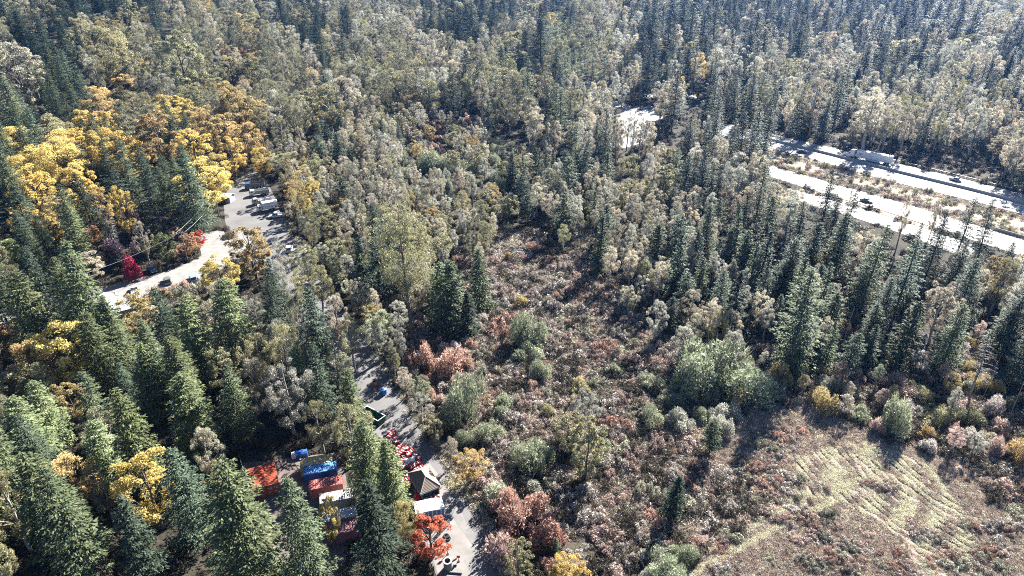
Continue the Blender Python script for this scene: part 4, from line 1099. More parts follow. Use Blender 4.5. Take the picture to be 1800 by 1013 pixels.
# ---- buildings among the trees
METAL = paint('pale_metal_roof', (0.62, 0.64, 0.66), 0.45, noise=.12, scale=1.0)
SIDING = paint('grey_siding', (0.45, 0.46, 0.45), 0.8, noise=.15, scale=2)
def house(center, rz, Lx, Wy, he, hr, roofmat, wallmat, label, wing=None, name='house', cat='house', ribs=0.6):
    c = P(*center); root = empty(name, (c.x, c.y, c.z), rz); tag(root, label, cat)
    def block(cx, cy, L, W, he, hr, along='x'):
        m = MB(); m.mat(wallmat)
        if along == 'x': prof = [(-W, 0), (W, 0), (W, he), (0, hr - .08), (-W, he)]
        else: prof = [(-L, 0), (L, 0), (L, he), (0, hr - .08), (-L, he)]
        if along == 'x':
            A = [m.bm.verts.new((cx - L, cy + q, z)) for q, z in prof]; B = [m.bm.verts.new((cx + L, cy + q, z)) for q, z in prof]
        else:
            A = [m.bm.verts.new((cx + q, cy - W, z)) for q, z in prof]; B = [m.bm.verts.new((cx + q, cy + W, z)) for q, z in prof]
        for i in range(5): m._f([A[i], A[(i + 1) % 5], B[(i + 1) % 5], B[i]])
        m._f(A[::-1]); m._f(B); m.build('wall', root)
        half = W if along == 'x' else L; run = L if along == 'x' else W; ov = .45
        for s in (-1, 1):
            m = MB(); m.mat(roofmat); k = (hr - he) / half
            e = half + ov; ze = hr - k * e
            n_ = max(2, int(2 * run / ribs)); 
            def pt(a, q, z): return (cx + a, cy + q, z) if along == 'x' else (cx + q, cy + a, z)
            a0, a1 = -run - .35, run + .35
            v = [pt(a0, 0, hr), pt(a1, 0, hr), pt(a1, s * e, ze), pt(a0, s * e, ze)]
            up = [(p[0], p[1], p[2] + .1) for p in v]
            vv = [m.bm.verts.new(p) for p in v + up]
            for q in ((0, 1, 2, 3), (4, 5, 6, 7), (0, 1, 5, 4), (1, 2, 6, 5), (2, 3, 7, 6), (3, 0, 4, 7)): m._f([vv[i] for i in q])
            for i in range(n_ + 1):
                a = a0 + (a1 - a0) * i / n_; m.bar((pt(a, 0, hr + .11)), (pt(a, s * e, ze + .11)), .03, 4)
            m.build('roof', root)
    block(0, 0, Lx, Wy, he, hr)
    if wing: block(*wing)
    for x in (-Lx * .5, Lx * .4):
        m = MB(); m.mat(WHITE).box(x - .6, x + .6, -Wy - .06, -Wy - .003, .9, 2.1); f = m.build('window', root)
        m = MB(); m.mat(GLASS).box(x - .5, x + .5, -Wy - .075, -Wy - .062, 1.0, 2.0); m.build('pane', f)
    m = MB(); m.mat(paint('door_paint', (.1, .12, .14), .5)).box(-.45, .45, -Wy - .06, -Wy - .003, .05, 2.05); m.build('door', root)
    return root
house((186, 552), -0.95, 5.0, 3.0, 3.0, 4.3, METAL, SIDING, 'house with pale metal roofs half hidden by cedars at the end of the gravel drive', wing=(3.6, 3.4, 2.4, 3.6, 2.9, 3.9, 'y'))
house((273, 553), -0.25, 1.5, 1.1, 1.9, 2.5, paint('slate_grey_roof', (.30, .30, .33), .7, noise=.2, scale=2), paint('mint_wall', (.5, .56, .52), .7), 'small shed with grey roof and pale wall below the hedge', name='garden_shed', cat='shed')
house((400, 354), -0.2, 2.3, 1.7, 2.5, 3.1, METAL, paint('blue_grey_wall', (.4, .46, .52), .7), 'small white roofed shed at the left edge of the upper yard', name='yard_shed', cat='shed')
house((105, 401), 0.1, 2.2, 1.6, 2.4, 3.0, METAL, SIDING, 'tiny white roofed shed showing between dark firs', name='yard_shed', cat='shed')
house((165, 22), 0.2, 6.0, 4.0, 4.0, 6.0, METAL, SIDING, 'distant white roofed house among the hillside firs', name='house')
house((1583, 41), 0.2, 9.0, 6.0, 5.0, 7.0, METAL, SIDING, 'distant white roofed barn in the bluish forest', name='barn', cat='barn')

# ---- utility poles and wires
WOODP = paint('pole_wood', (0.22, 0.19, 0.16), 0.85, noise=.3, scale=2)
def upole(px, py, h, rz, label):
    p = P(px, py); root = empty('utility_pole', p, rz); tag(root, label, 'utility pole', 'utility poles')
    m = MB(); m.mat(WOODP).cyl((0, 0, 0), .17, h, 10, r2=.11); m.build('pole', root)
    m = MB(); m.mat(PALEBARK).box(-1.5, 1.5, -.06, .06, h - .9, h - .74); ca = m.build('crossarm', root)
    for x in (-1.4, -.5, .5, 1.4): k_ = MB(); k_.mat(LAMP_W).cyl((x, 0, h - .737), .06, .2, 8); k_.build('insulator', ca)
    m = MB(); m.mat(STEEL).cyl((.32, 0, h - 2.6), .2, .8, 10); m.build('transformer', root)
    return Vector((p.x, p.y, p.z + h - .5)), rz
t1, r1 = upole(331, 461, 10.8, 0.5, 'wooden utility pole beside the gravel drive in front of the orange tree')
t2, r2_ = upole(386, 384, 10.0, 0.6, 'wooden utility pole left of the upper yard near the white shed')
t3 = P(120, 490, 9.5)
def wire(a, b, label):
    pts = [a.lerp(b, i / 14) - Vector((0, 0, 4 * 1.1 * (i / 14) * (1 - i / 14))) for i in range(15)]
    g = Geo(); g.tube([tuple(p) for p in pts], [.035] * 15, 4, 0)
    me = g.mesh('power_line', [STEEL]); o = bpy.data.objects.new('power_line', me); COL.objects.link(o); tag(o, label, 'power line', 'power lines')
for k_, lab in ((-1.4, 'outer'), (1.4, 'inner')):
    o1 = Vector((math.cos(r1) * k_, math.sin(r1) * k_, 0)); wire(t1 + o1, t2 + o1, f'thin power line between the two utility poles, {lab} of the pair')
wire(t1, t3, 'thin power line leading from the roadside pole into the firs')
# ------------------------------------------------------------------ plants
# what the picture shows, by squares 50 pixels wide and high: kinds of plants whose crowns are seen there
GRID = """
FFFFFFAaaAFAAAAFAFaFAAFFFFFFFFFFFAAA
AFFaaAAAAAFFAAAFFAAWAAFFFFFFFFFFFAFF
AAFaaAAAoAAAAaAAAaFAWAFFaAFAaAFFFAAF
AFFAoAFaaaaAAAAAFAaFAA.A.FFAAFAAAAFA
FoFYaAYaYAAFAAoRRAAFAAA.FFFFF.AAAAAo
FYYYYFFYYaaaaAWWaWaFAFAYAFF........A
FYYYFFFY..YaAAaAAaFAFAAYFAAA........
FYYYpFF...YaAAaaAAFGAFAAAFFAFF..FFFF
FFFoFaR..YaaAFaaABBFBFAFAFFFFFAFFFoo
GGGF...Y.FAAFFAFBBBBBAAAFAFFFaFFFFAa
FGG..bbAaFAAAAAFFBBBBBAAAFAFFFFFFFAA
YYGGGbbAGGFAARRFRBWBBBBBAAAFAAFAFFFF
AYaGFGGAGGAAFARRRBBBBBBWWAAFFAAAAFFF
aAGFFGGAAAGA.ARWWBBBBBbWWWBBAAAWAAAF
GGaGAFGAAAAAG..WWBBBBBBBBBBDDaAWAYAR
GGGGGaAA..AAG...BBWWaBBBBDDDDDDDBBBB
GGGGGaAo....G..BBBBBBBBBBBDDDDDDDBBB
GGGGGYGG....G....ooRBBBBWBDDDDDDDBBB
GGGGGGGaa...G....oRRBBBWWBDDBDDDDDBB
GGGGGGGGa...G....OoRRBBWBDDDBDDDDDDB
GGGGGGGGG...G....OoYYBWWDDDDDBDDDDDD
""".split()
# squares corrected after a closer look: row, first column, kinds
for r_, c_, k_ in ((5, 23, 'a'), (6, 23, 'a'), (7, 30, '......'), (8, 34, '..'), (11, 26, 'AFFwFFFFFF'), (12, 25, 'Aw'), (12, 27, 'wFFFFwwwF'), (13, 26, 'wwwwwwwww'), (14, 27, 'Dwwwwwwww'), (15, 26, 'DDDDDDwww'), (15, 9, 'GA'), (14, 8, 'GG')):
    GRID[r_] = GRID[r_][:c_] + k_ + GRID[r_][c_ + len(k_):]
assert all(len(r) == 36 for r in GRID), [len(r) for r in GRID]

# plants one can point to: kind, pixel of the foot, pixel row of the top, leaf, width factor, label
HERO = [
 ('F', 518, 1035, 832, 'fir', .85, 'large green fir in front of the containers, pointed top against the dirt yard'),
 ('F', 655, 1035, 842, 'firdark', 1.0, 'broad dark fir between the grey containers and the scarlet tree'),
 ('G', 636, 885, 732, 'cedar', .85, 'light green cedar between the containers and the waste bin'),
 ('G', 682, 905, 765, 'cedar', .85, 'light green cedar left of the red steel cages'),
 ('F', 140, 228, 109, 'firdark', 1.0, 'tall dark fir on the hillside left of the round yellow-green maple'),
 ('F', 157, 300, 196, 'firdark', 1.0, 'dark fir standing out against the golden maples below the hillside firs'),
 ('F', 48, 300, 186, 'firdark', 1.0, 'dark fir rising out of golden maples near the left picture border'),
 ('F', 12, 250, 130, 'fir', 1.2, 'broad fir cut by the left picture border above the golden maples'),
 ('F', 5, 400, 260, 'fir', 1.2, 'tall fir cut by the left picture border beside the yellow maples'),
 ('F', 137, 425, 304, 'firdark', 1.1, 'dark fir between the golden maple and the tall bright yellow maple'),
 ('F', 66, 470, 378, 'firdark', 1.0, 'dark fir just left of the tiny white roofed shed'),
 ('F', 246, 390, 250, 'firdark', .9, 'left of the two dark firs above the purple shrubs'),
 ('F', 318, 415, 266, 'firdark', 1.1, 'right of the two dark firs above the green maple by the drive'),
 ('G', 120, 650, 418, 'cedar', .95, 'very tall grey green cedar above the house with metal roofs'),
 ('G', 38, 650, 470, 'cedar', .95, 'tall cedar left of the very tall grey green cedar'),
 ('G', 185, 655, 520, 'cedar', .9, 'cedar hiding the left end of the metal roofed house'),
 ('F', 475, 600, 448, 'firdark', .95, 'dark fir below the orange-gold maple at the yard road'),
 ('F', 545, 705, 502, 'firdark', .8, 'spire-topped dark fir beside the straight yard road'),
 ('F', 560, 760, 600, 'firdark', .8, 'dark fir with thin top left of the shaded yard road'),
 ('F', 208, 720, 635, 'firdark', .9, 'small dark fir in the shade below the yellow-green maple'),
 ('M', 212, 425, 322, 'yellow', .62, 'tall bright yellow maple leaning over the purple shrubs'),
 ('M', 388, 530, 455, 'yellow', 1.15, 'round bright yellow maple at the end of the gravel drive'),
 ('M', 440, 490, 398, 'gold', 1.35, 'large orange-gold maple between gravel drive and yard road'),
 ('M', 381, 355, 295, 'yellow', 1.0, 'yellow maple above the white roofed yard shed'),
 ('M', 288, 466, 406, 'green', .85, 'small fresh green maple beside the blue car'),
 ('M', 330, 452, 412, 'orange', 1.1, 'orange Japanese maple at the roadside utility pole'),
 ('M', 348, 436, 404, 'red', .9, 'small red maple just behind the orange Japanese maple'),
 ('M', 163, 440, 392, 'orange', .7, 'slim orange tree beside the tall bright yellow maple'),
 ('M', 105, 690, 560, 'yellow', 1.1, 'large yellow-green maple in the dark below the metal roofed house'),
 ('M', 240, 600, 520, 'gold', 1.05, 'golden tan maple between the metal roofed house and the shed'),
 ('M', 12, 640, 570, 'orange', .8, 'orange maple cut by the left picture border'),
 ('M', 197, 165, 44, 'ygreen', .95, 'round yellow-green maple standing out of the hillside firs'),
 ('M', 318, 180, 48, 'ygreen', 1.15, 'very broad yellow-green maple, right one of the hillside pair'),
 ('M', 30, 200, 76, 'tan', 1.2, 'broad grey tan maple at the left picture border'),
 ('M', 275, 305, 194, 'gold', 1.35, 'wide dark golden maple above the pair of dark firs'),
 ('M', 95, 345, 232, 'yellow', 1.2, 'wide yellow maple right of the fir at the left border'),
 ('M', 60, 390, 290, 'yellow', 1.1, 'yellow maple below the wide yellow maple at the left border'),
 ('M', 420, 250, 150, 'gold', 1.1, 'golden maple upslope of the upper yard trucks'),
 ('C', 716, 598, 342, 'ygreen', .8, 'tall lone cottonwood with long bare trunk in the bramble field'),
 ('S', 789, 585, 462, 'fir', 1.2, 'fresh green fir with clear trunk right of the tall cottonwood'),
 ('S', 823, 590, 508, 'firdark', 1.3, 'small dark fir leaning out right of the fresh green fir'),
 ('S', 1255, 802, 738, 'fir', .9, 'lone young fir standing at the edge of the mown field'),
 ('S', 1188, 905, 832, 'firdark', .9, 'young dark fir beside yellowish saplings left of the field track'),
 ('S', 978, 975, 945, 'fir', .9, 'tiny fresh green fir right of the orange shrubs at the bottom'),
 ('W', 917, 604, 550, 'willow', 1.15, 'round pale sage willow alone in the middle of the bramble field'),
 ('W', 1262, 672, 600, 'willow', 1.3, 'largest pale willow of the clump right of the bramble field'),
 ('W', 1215, 692, 628, 'willow', 1.2, 'pale willow at the left end of the large willow clump'),
 ('W', 1318, 705, 650, 'willow', 1.3, 'pale willow at the right end of the large willow clump'),
 ('W', 822, 732, 655, 'willow', 1.1, 'pale tall willow left in the bramble field above the rusty shrubs'),
 ('W', 790, 745, 690, 'willow', .9, 'smaller pale willow beside the yard road hedge'),
 ('W', 755, 298, 262, 'willow', 1.9, 'broad low willow thicket near the far corner of the clearing'),
 ('W', 815, 312, 280, 'willow', 1.4, 'pale low willow right of the broad low willow thicket'),
 ('W', 1585, 760, 700, 'willow', 1.0, 'white-grey willow at the upper edge of the mown field'),
 ('W', 925, 828, 780, 'willow', 1.2, 'pale willow in front of the bramble field, lower middle'),
 ('R', 230, 490, 445, 'maroon', 1.25, 'round maroon Japanese maple beside the gravel drive'),
 ('R', 196, 455, 418, 'purple', 1.2, 'dull purple shrub left above the maroon tree'),
 ('R', 238, 408, 368, 'purple', 1.1, 'left purple shrub under the dark firs'),
 ('R', 268, 405, 366, 'purple', 1.1, 'right purple shrub under the dark firs'),
 ('M', 755, 985, 914, 'red', 1.2, 'scarlet leaved maple in front of the storage cabin'),
 ('M', 716, 965, 880, 'gold', .5, 'slim orange yellow tree squeezed between fir and scarlet maple'),
 ('M', 578, 965, 872, 'yellow', .42, 'slim yellow tree in front of the grey containers'),
 ('M', 1000, 1035, 984, 'yellow', 1.1, 'bright yellow sapling at the bottom picture border'),
 ('M', 912, 1030, 945, 'ygreen', .7, 'olive yellow tree at the bottom below the rusty shrubs'),
 ('R', 892, 905, 858, 'rust', 1.3, 'uppermost rusty orange shrub beside the lower yard road'),
 ('R', 905, 935, 885, 'rust', 1.4, 'largest rusty orange shrub beside the lower yard road'),
 ('R', 965, 955, 910, 'rust', 1.2, 'rusty shrub right of the largest one at the lower yard road'),
 ('R', 935, 905, 870, 'rust', 1.2, 'pink rusty shrub in the row beside the lower yard road'),
 ('R', 745, 650, 605, 'rust', 1.2, 'left rusty red shrub below the tall cottonwood'),
 ('R', 790, 655, 610, 'rust', 1.4, 'broad rusty red shrub below the fresh green fir'),
 ('F', 1425, 650, 470, 'fir', 1.15, 'broad grey green fir with layered boughs right of centre'),
 ('S', 1470, 650, 562, 'fir', .9, 'young fir right of the broad layered fir'),
 ('S', 1500, 665, 580, 'firdark', .9, 'young dark fir in the shade at the forest edge'),
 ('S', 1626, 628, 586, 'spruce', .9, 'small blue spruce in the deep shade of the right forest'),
 ('F', 1713, 475, 343, 'firdark', .8, 'tall dark fir whose top stands against the near carriageway'),
 ('F', 1754, 490, 352, 'firdark', .7, 'thin tall fir with sparse boughs against the carriageway'),
 ('F', 1660, 500, 372, 'firdark', .75, 'dark fir left of the tallest fir at the near carriageway'),
 ('F', 1617, 485, 390, 'firdark', .7, 'slim dark fir at the slip road'),
 ('F', 1782, 510, 425, 'firdark', .8, 'dark fir near the right border below the carriageway'),
 ('F', 1503, 470, 332, 'firdark', .8, 'slim pointed fir whose tip overlaps the near carriageway'),
 ('F', 1463, 425, 305, 'firdark', .95, 'dense dark fir left of the near carriageway'),
 ('G', 402, 1050, 812, 'cedar', 1.0, 'large light green cedar along the fence left of the container yard'),
 ('M', 382, 900, 815, 'gold', .5, 'slim yellow tree behind the large light green cedar by the fence'),
 ('F', 1262, 292, 200, 'firdark', 1.0, 'dark fir right of the paved lot, leftmost of the four before the highway end'),
 ('F', 1292, 302, 206, 'firdark', 1.0, 'second of the four dark firs before the highway end'),
 ('F', 1322, 312, 214, 'firdark', 1.0, 'third of the four dark firs before the highway end'),
 ('F', 1345, 330, 243, 'firdark', .9, 'rightmost of the four dark firs before the highway end'),
 ('A', 1086, 290, 192, 'tan', .6, 'thin tan alder standing before the left side of the paved lot'),
 ('A', 1112, 292, 200, 'grey', .55, 'thin grey alder standing before the middle of the paved lot'),
 ('A', 1139, 288, 206, 'tan', .5, 'thin tan alder standing before the right side of the paved lot'),
 ('A', 712, 700, 648, 'tan', 1.0, 'tan hedge alder at the right road edge beside the smaller willow'),
 ('A', 738, 745, 690, 'grey', 1.0, 'grey hedge alder at the right road edge opposite the waste bin'),
 ('A', 690, 668, 615, 'ygreen', 1.1, 'olive hedge alder opposite the orange mixer'),
 ('A', 765, 785, 735, 'ygreen', 1.0, 'yellowish hedge alder opposite the red steel cages'),
 ('A', 792, 822, 772, 'tan', 1.1, 'tan hedge alder behind the paired marker posts'),
 ('A', 662, 625, 570, 'grey', 1.1, 'grey hedge alder above the orange mixer'),
 ('A', 525, 400, 312, 'gold', 1.0, 'golden alder right of the white box truck'),
 ('A', 500, 345, 275, 'ygreen', 1.0, 'yellowish alder behind the upper yard trucks'),
 ('A', 548, 450, 370, 'ygreen', 1.0, 'yellowish alder right of the silver white pickup'),
 ('R', 868, 880, 845, 'moss', 1.4, 'olive shrub at the bend where the paving widens'),
 ('R', 882, 985, 935, 'pink', 1.3, 'pinkish shrub by the lowest stretch of the yard road'),
 ('A', 528, 640, 505, 'olive', .8, 'olive grey alder hiding the yard road left of the spire-topped fir'),
 ('A', 500, 700, 575, 'ygreen', 1.0, 'yellow-green alder below the dark fir at the yard road'),
 ('A', 586, 700, 575, 'olive', .9, 'olive grey alder right of the spire-topped fir over the road'),
 ('A', 617, 655, 560, 'ygreen', .9, 'olive alder on the right edge of the yard road in its shaded stretch'),
 ('A', 590, 610, 510, 'tan', .9, 'tan alder on the right edge of the yard road above the olive one'),
 ('A', 560, 560, 470, 'ygreen', 1.0, 'olive alder leaning over the yard road near the upper yard'),
 ('A', 538, 510, 425, 'ygreen', 1.0, 'olive alder at the right side of the upper yard'),
 ('G', 612, 780, 650, 'cedar', .8, 'light green cedar left of the waste bin'),
 ('A', 560, 800, 700, 'ygreen', .9, 'yellow-green alder behind the container yard'),
 ('A', 1592, 445, 345, 'tan', .45, 'thin nearly bare alder standing against the slip road'),
 ('A', 1645, 420, 358, 'tan', .5, 'short thin alder in front of the slip road'),
 ('A', 1535, 268, 158, 'tan', 1.7, 'very broad pale alder behind the semi truck'),
 ('A', 1437, 242, 132, 'tan', 1.2, 'tall pale alder left of the broad alder behind the semi truck'),
 ('A', 1170, 345, 297, 'gold', .9, 'yellow alder standing right of centre among dark firs'),
 ('D', 1716, 700, 583, 'grey', 1.3, 'dead fir with bare grey drooping branches at the right'),
 ('D', 1736, 700, 618, 'grey', .35, 'bare leaning dead trunk right of the dead fir'),
 ('D', 1786, 735, 625, 'grey', .5, 'thick bare trunk near the right picture border'),
 ('D', 1240, 545, 480, 'grey', .5, 'pale broken snag in the dark gap right of the bramble field'),
 ('D', 1368, 480, 420, 'grey', .5, 'thin white snag before the shaded firs'),
]
def heroplace(x, yb, yt, f):
    xb = x
    for _ in range(4):
        p = P(xb, yb); lo, hi = 0.5, 60.0
        for _ in range(26):
            m_ = (lo + hi) / 2; _, q, _ = project(p.x, p.y, p.z + m_)
            if q > yt: lo = m_
            else: hi = m_
        qx, _, _ = project(p.x, p.y, p.z + lo * f)
        xb += x - float(qx)
    return p, lo

plants = []     # kind, x, y, z, height, width scale, leaf key, label, variant
for i, (k, x, yb, yt, lf, wf, lab) in enumerate(HERO):
    p, h = heroplace(x, yb, yt, {'F': .9, 'S': .9, 'G': .85, 'M': .6, 'A': .65, 'C': .5, 'D': .3}.get(k, .5))
    K = KINDS[k]; v = i % len(K['geos'])
    if k == 'D': v = 0 if wf > 1 else 1
    if k in ('R', 'W'):
        # bushes: width from the factor against a 5 m / 3 m bush of that height
        pass
    plants.append([k, p.x, p.y, p.z, h, wf, lf, lab, v])

# --- scatter the rest
cell = 4.0; occ = {}
def near_ok(x, y, r):
    ci, cj = int(x // cell), int(y // cell); k = int(r // cell) + 2
    for a in range(ci - k, ci + k + 1):
        for b in range(cj - k, cj + k + 1):
            for (qx, qy, qr) in occ.get((a, b), ()):
                d = (r + qr) * 0.5
                if (x - qx) ** 2 + (y - qy) ** 2 < d * d: return False
    return True
def put(x, y, r): occ.setdefault((int(x // cell), int(y // cell)), []).append((x, y, r))
for q in plants:
    rr_ = {'F': 5.0, 'S': 4, 'G': 7, 'M': 6, 'A': 4, 'C': 7, 'W': 4, 'R': 2.8, 'B': 2, 'D': 2.5}[q[0]]
    put(q[1], q[2], rr_ * max(.6, min(1.4, q[5])))

rg = np.random.default_rng(77)
# sight lines kept free of nearer trees, so that what the photograph shows stays in view
VIEWS = [(165, 217, 515, 560, 190), (262, 284, 533, 560, 185), (1488, 1572, 262, 296, 300), (640, 682, 710, 742, 140), (386, 414, 336, 368, 250), (428, 498, 308, 385, 240),
         (720, 782, 828, 925, 125), (430, 610, 790, 905, 125), (96, 116, 388, 402, 220), (225, 350, 465, 520, 190), (158, 175, 5, 20, 500), (1570, 1600, 22, 45, 600), (1505, 1545, 340, 362, 260)]
for (k, x, yb, yt, lf, wf, lab), q in zip(HERO, plants):
    if k in 'MRSWCD' or (k == 'A' and wf < .7):
        _, _, d_ = project(q[1], q[2], q[3]); w_ = KINDS[k]['R'] * (q[4] / KINDS[k]['H']) ** .8 * wf * FPX / float(d_) * .75
        VIEWS.append((x - w_, x + w_, yt + 2, yt + (yb - yt) * .72, float(d_) - 2))
def blocks_view(x, y, z, h, D):
    for f in (.35, .6, .85):
        qx, qy, _ = project(x, y, z + h * f)
        for x0, x1, y0, y1, dd in VIEWS:
            if D < dd and x0 - 8 < qx < x1 + 8 and y0 < qy < y1: return True
    return False
def letter(px, py, jit=16):
    c = int((px + rg.uniform(-jit, jit)) // 50); r = int((py + rg.uniform(-jit, jit)) // 50)
    return GRID[min(max(r, 0), 20)][min(max(c, 0), 35)]
def keepout(x, y):
    return any(inside(np.array([x]), np.array([y]), poly)[0] for poly in KEEP_OUT)
# the hedge of small trees along the right side of the yard road
hl_ = pxpoly([(x + 6, y - 3) for x, y in yr[1:8]])
for a_, b2 in zip(hl_[:-1], hl_[1:]):
    L_ = (b2 - a_).length; n_ = max(1, int(L_ / 3.6))
    for j in range(n_):
        q_ = a_.lerp(b2, (j + rg.random() * .6) / n_); x = q_.x + 1.6 + rg.uniform(-.5, 1.0); y = q_.y + rg.uniform(-.5, .5)
        if near_ok(x, y, 3.2):
            put(x, y, 3.2); kk = 'A' if rg.random() < .6 else 'M'; plants.append([kk, x, y, float(land(x, y)), rg.uniform(5, 9.5), rg.uniform(.8, 1.1), ['grey', 'tan', 'ygreen', 'moss', 'willow', 'gold'][int(rg.integers(6))], None, int(rg.integers(4))])
# candidates: uneven random points over all the land the picture can show and a margin around it
cand = []
bands = [(70, 200, 0.30), (200, 420, 0.20), (420, 700, 0.10), (700, 1250, 0.035), (1250, 2000, 0.012)]
for y0, y1, dens in bands:
    xm = 0.80 * y1 + 50; n_ = int((y1 - y0) * 2 * xm * dens)
    cx = rg.uniform(-xm, xm, n_); cy_ = rg.uniform(y0, y1, n_)
    ok = np.abs(cx) < 0.80 * cy_ + 50
    cand.append(np.c_[cx[ok], cy_[ok]])
cand = np.concatenate(cand); rg.shuffle(cand)
clump = np.sin(cand[:, 0] / 17 + 2.1 * np.sin(cand[:, 1] / 29)) * np.sin(cand[:, 1] / 21 + 1.7 * np.sin(cand[:, 0] / 33))
blocked = np.zeros(len(cand), bool)
for poly in KEEP_OUT: blocked |= inside(cand[:, 0], cand[:, 1], poly)
CZ = land(cand[:, 0], cand[:, 1])
PXt, PYt, DD = project(cand[:, 0], cand[:, 1], CZ + 9.0)
PXl, PYl, _ = project(cand[:, 0], cand[:, 1], CZ + 1.0)
PXh, PYh, _ = project(cand[:, 0], cand[:, 1], CZ + 15.0)
medm = inside(cand[:, 0], cand[:, 1], MEDIAN)
fieldc = inside(PXl, PYl, field_poly)
parcel = inside(PXl, PYl, [(620, 230), (760, 215), (1000, 300), (1440, 470), (1580, 640), (1400, 690), (840, 850), (450, 290)])
TALL = set('FGMACaYo'); far_lim = 640
sp = {'F': 5.6, 'G': 7.2, 'Y': 8.0, 'o': 7.5, 'a': 7.8, 'A': 5.4, 'W': 4.6, 'R': 2.7, 'O': 2.7, 'B': 1.75, 'b': 2.6, 'p': 3}
low_pts = []
lens_ok = (PYl > -120)
for i in range(len(cand)):
    if blocked[i] or not lens_ok[i]: continue
    x, y = cand[i]; D = DD[i]
    if medm[i]:
        if rg.random() < .5 and near_ok(x, y, 2.6): put(x, y, 2.6); plants.append(['B', x, y, CZ[i], rg.uniform(.9, 2.2), rg.uniform(.5, .9), rg.choice(['pink', 'moss', 'bramble', 'ygreen']), None, int(rg.integers(4))])
        continue
    lo = letter(PXl[i], PYl[i], 10)
    outside = PYl[i] > 1060 or PXl[i] < -40 or PXl[i] > 1840
    if lo == 'D' or (fieldc[i] and not outside):
        continue
    L = letter(PXt[i], PYt[i], 16 if D < 330 else 34)
    if outside and PYt[i] > 1050 and L in '.D': L = 'G' if PXt[i] < 700 else 'B'
    if lo in 'BRWObw' and L not in 'BRWObw':
        # brush reaches up to the foot of the trees behind it
        if rg.random() < .8: L = lo
    if L == '.':
        L = lo if lo in 'BRWObw' else '.'
        if L == '.':
            if D < 450 and letter(PXh[i], PYh[i], 5) in 'FGA' and not outside and rg.random() < .0: L = 'A'
            else: continue
    if L in 'BRWObw' and L not in 'W' and lo not in 'BRWObw.': L = lo if lo != '.' else L
    if L in ('D',): continue
    if L in TALL and clump[i] < -.42 and rg.random() < .85: continue
    if L in 'Bb' and clump[i] < -.75 and rg.random() < .6: continue
    base = L
    # mixtures
    u = rg.random()
    k, lf, h, wd = None, None, None, rg.uniform(.85, 1.15)
    far = D > far_lim
    if L == 'F':
        k = 'F'; lf = 'firdark' if u < .6 else 'fir'; h = rg.uniform(17, 31) if D < 430 else rg.uniform(15, 37)
        if u > (.965 if D < 430 else .92): k = 'A'; lf = 'tan' if u > .95 else 'grey'; h = rg.uniform(14, 22)
        elif D > 430 and u > .87: k = 'M'; lf = 'ygreen'; h = rg.uniform(14, 20)
        elif u < .02 and D < 500: k = 'D'; lf = 'grey'; h = rg.uniform(12, 20); wd = .8
        if D > 430: wd = rg.uniform(.85, 1.45)
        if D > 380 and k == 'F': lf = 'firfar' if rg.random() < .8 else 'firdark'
    elif L == 'G':
        k = 'G'; lf = 'cedar'; h = rg.uniform(17, 26)
        if u < .36: k = 'F'; lf = 'fir' if u < .2 else 'firdark'
        elif u > .86: k = 'A'; lf = 'olive' if u > .93 else 'ygreen'; h = rg.uniform(13, 18)
        elif u > .74: k = 'M'; lf = 'gold' if u > .82 else ('green' if u > .78 else 'ygreen'); h = rg.uniform(11, 16)
    elif L == 'Y':
        k = 'M'; lf = 'yellow' if u < .5 else ('gold' if u < .8 else 'ygreen'); h = rg.uniform(13, 18)
        if u > .93: k = 'F'; lf = 'firdark'; h = 22
    elif L == 'o':
        k = 'M'; lf = 'orange' if u < .15 else ('gold' if u < .5 else 'tan'); h = rg.uniform(9, 14)
    elif L == 'a':
        k = 'M' if u < .55 else 'A'; lf = 'ygreen' if u < .5 else ('gold' if u < .62 else ('grey' if u < .8 else 'tan')); h = rg.uniform(12, 18)
    elif L == 'A':
        k = 'A'; lf = 'tan' if u < .42 else ('grey' if u < .80 else 'ygreen'); h = rg.uniform(13, 21)
        if u > .94: k = 'F'; lf = 'firdark'; h = rg.uniform(15, 22)
    elif L == 'W':
        k = 'W'; lf = 'willow' if u < .7 else 'grey'; h = rg.uniform(2.6, 5.2); wd = rg.uniform(.8, 1.2)
        if D > 420: k = 'A'; lf = 'willow'; h = rg.uniform(9, 13)
    elif L in 'RO':
        k = 'R'; lf = 'rust' if u < .55 else ('pink' if u < .8 else 'bramble'); h = rg.uniform(1.6, 3.6)
        if L == 'O' and u < .3: lf = 'orange'
        if D > 380: k = 'M'; lf = 'orange'; h = rg.uniform(7, 10)
    elif L == 'w':
        h = rg.uniform(2.2, 6.0); k = 'W' if u < .55 else ('R' if u < .72 else ('A' if u < .92 else 'B')); lf = ['willow', 'tan', 'pink', 'ygreen', 'grey', 'bramble', 'gold', 'pink'][int(rg.integers(8))]
        if k == 'A': h = rg.uniform(5, 8); wd = 1.1
        if k == 'B': h = 2.0
        if k == 'R': h = rg.uniform(2, 4)
    elif L == 'p': k = 'R'; lf = 'purple'; h = 3
    elif L in 'Bb':
        k = 'B'; h = rg.uniform(.7, 1.7) if rg.random() < .8 else rg.uniform(1.7, 2.7)
        lf = 'bramble' if u < .42 else ('pink' if u < .76 else ('moss' if u < .90 else 'rust'))
        if L == 'b': lf = 'moss' if u < .7 else 'under'
        if u > .972: k = 'R'; h = rg.uniform(1.8, 3.4); lf = ['rust', 'ygreen', 'willow', 'gold'][int(rg.integers(4))]
        if .965 < u < .972: k = 'S'; lf = 'fir'; h = rg.uniform(3, 5)
    if k in ('F', 'A', 'M', 'G') and parcel[i]:
        h *= .66; 
        if k == 'F': k = 'S' if rg.random() < .7 else 'F'
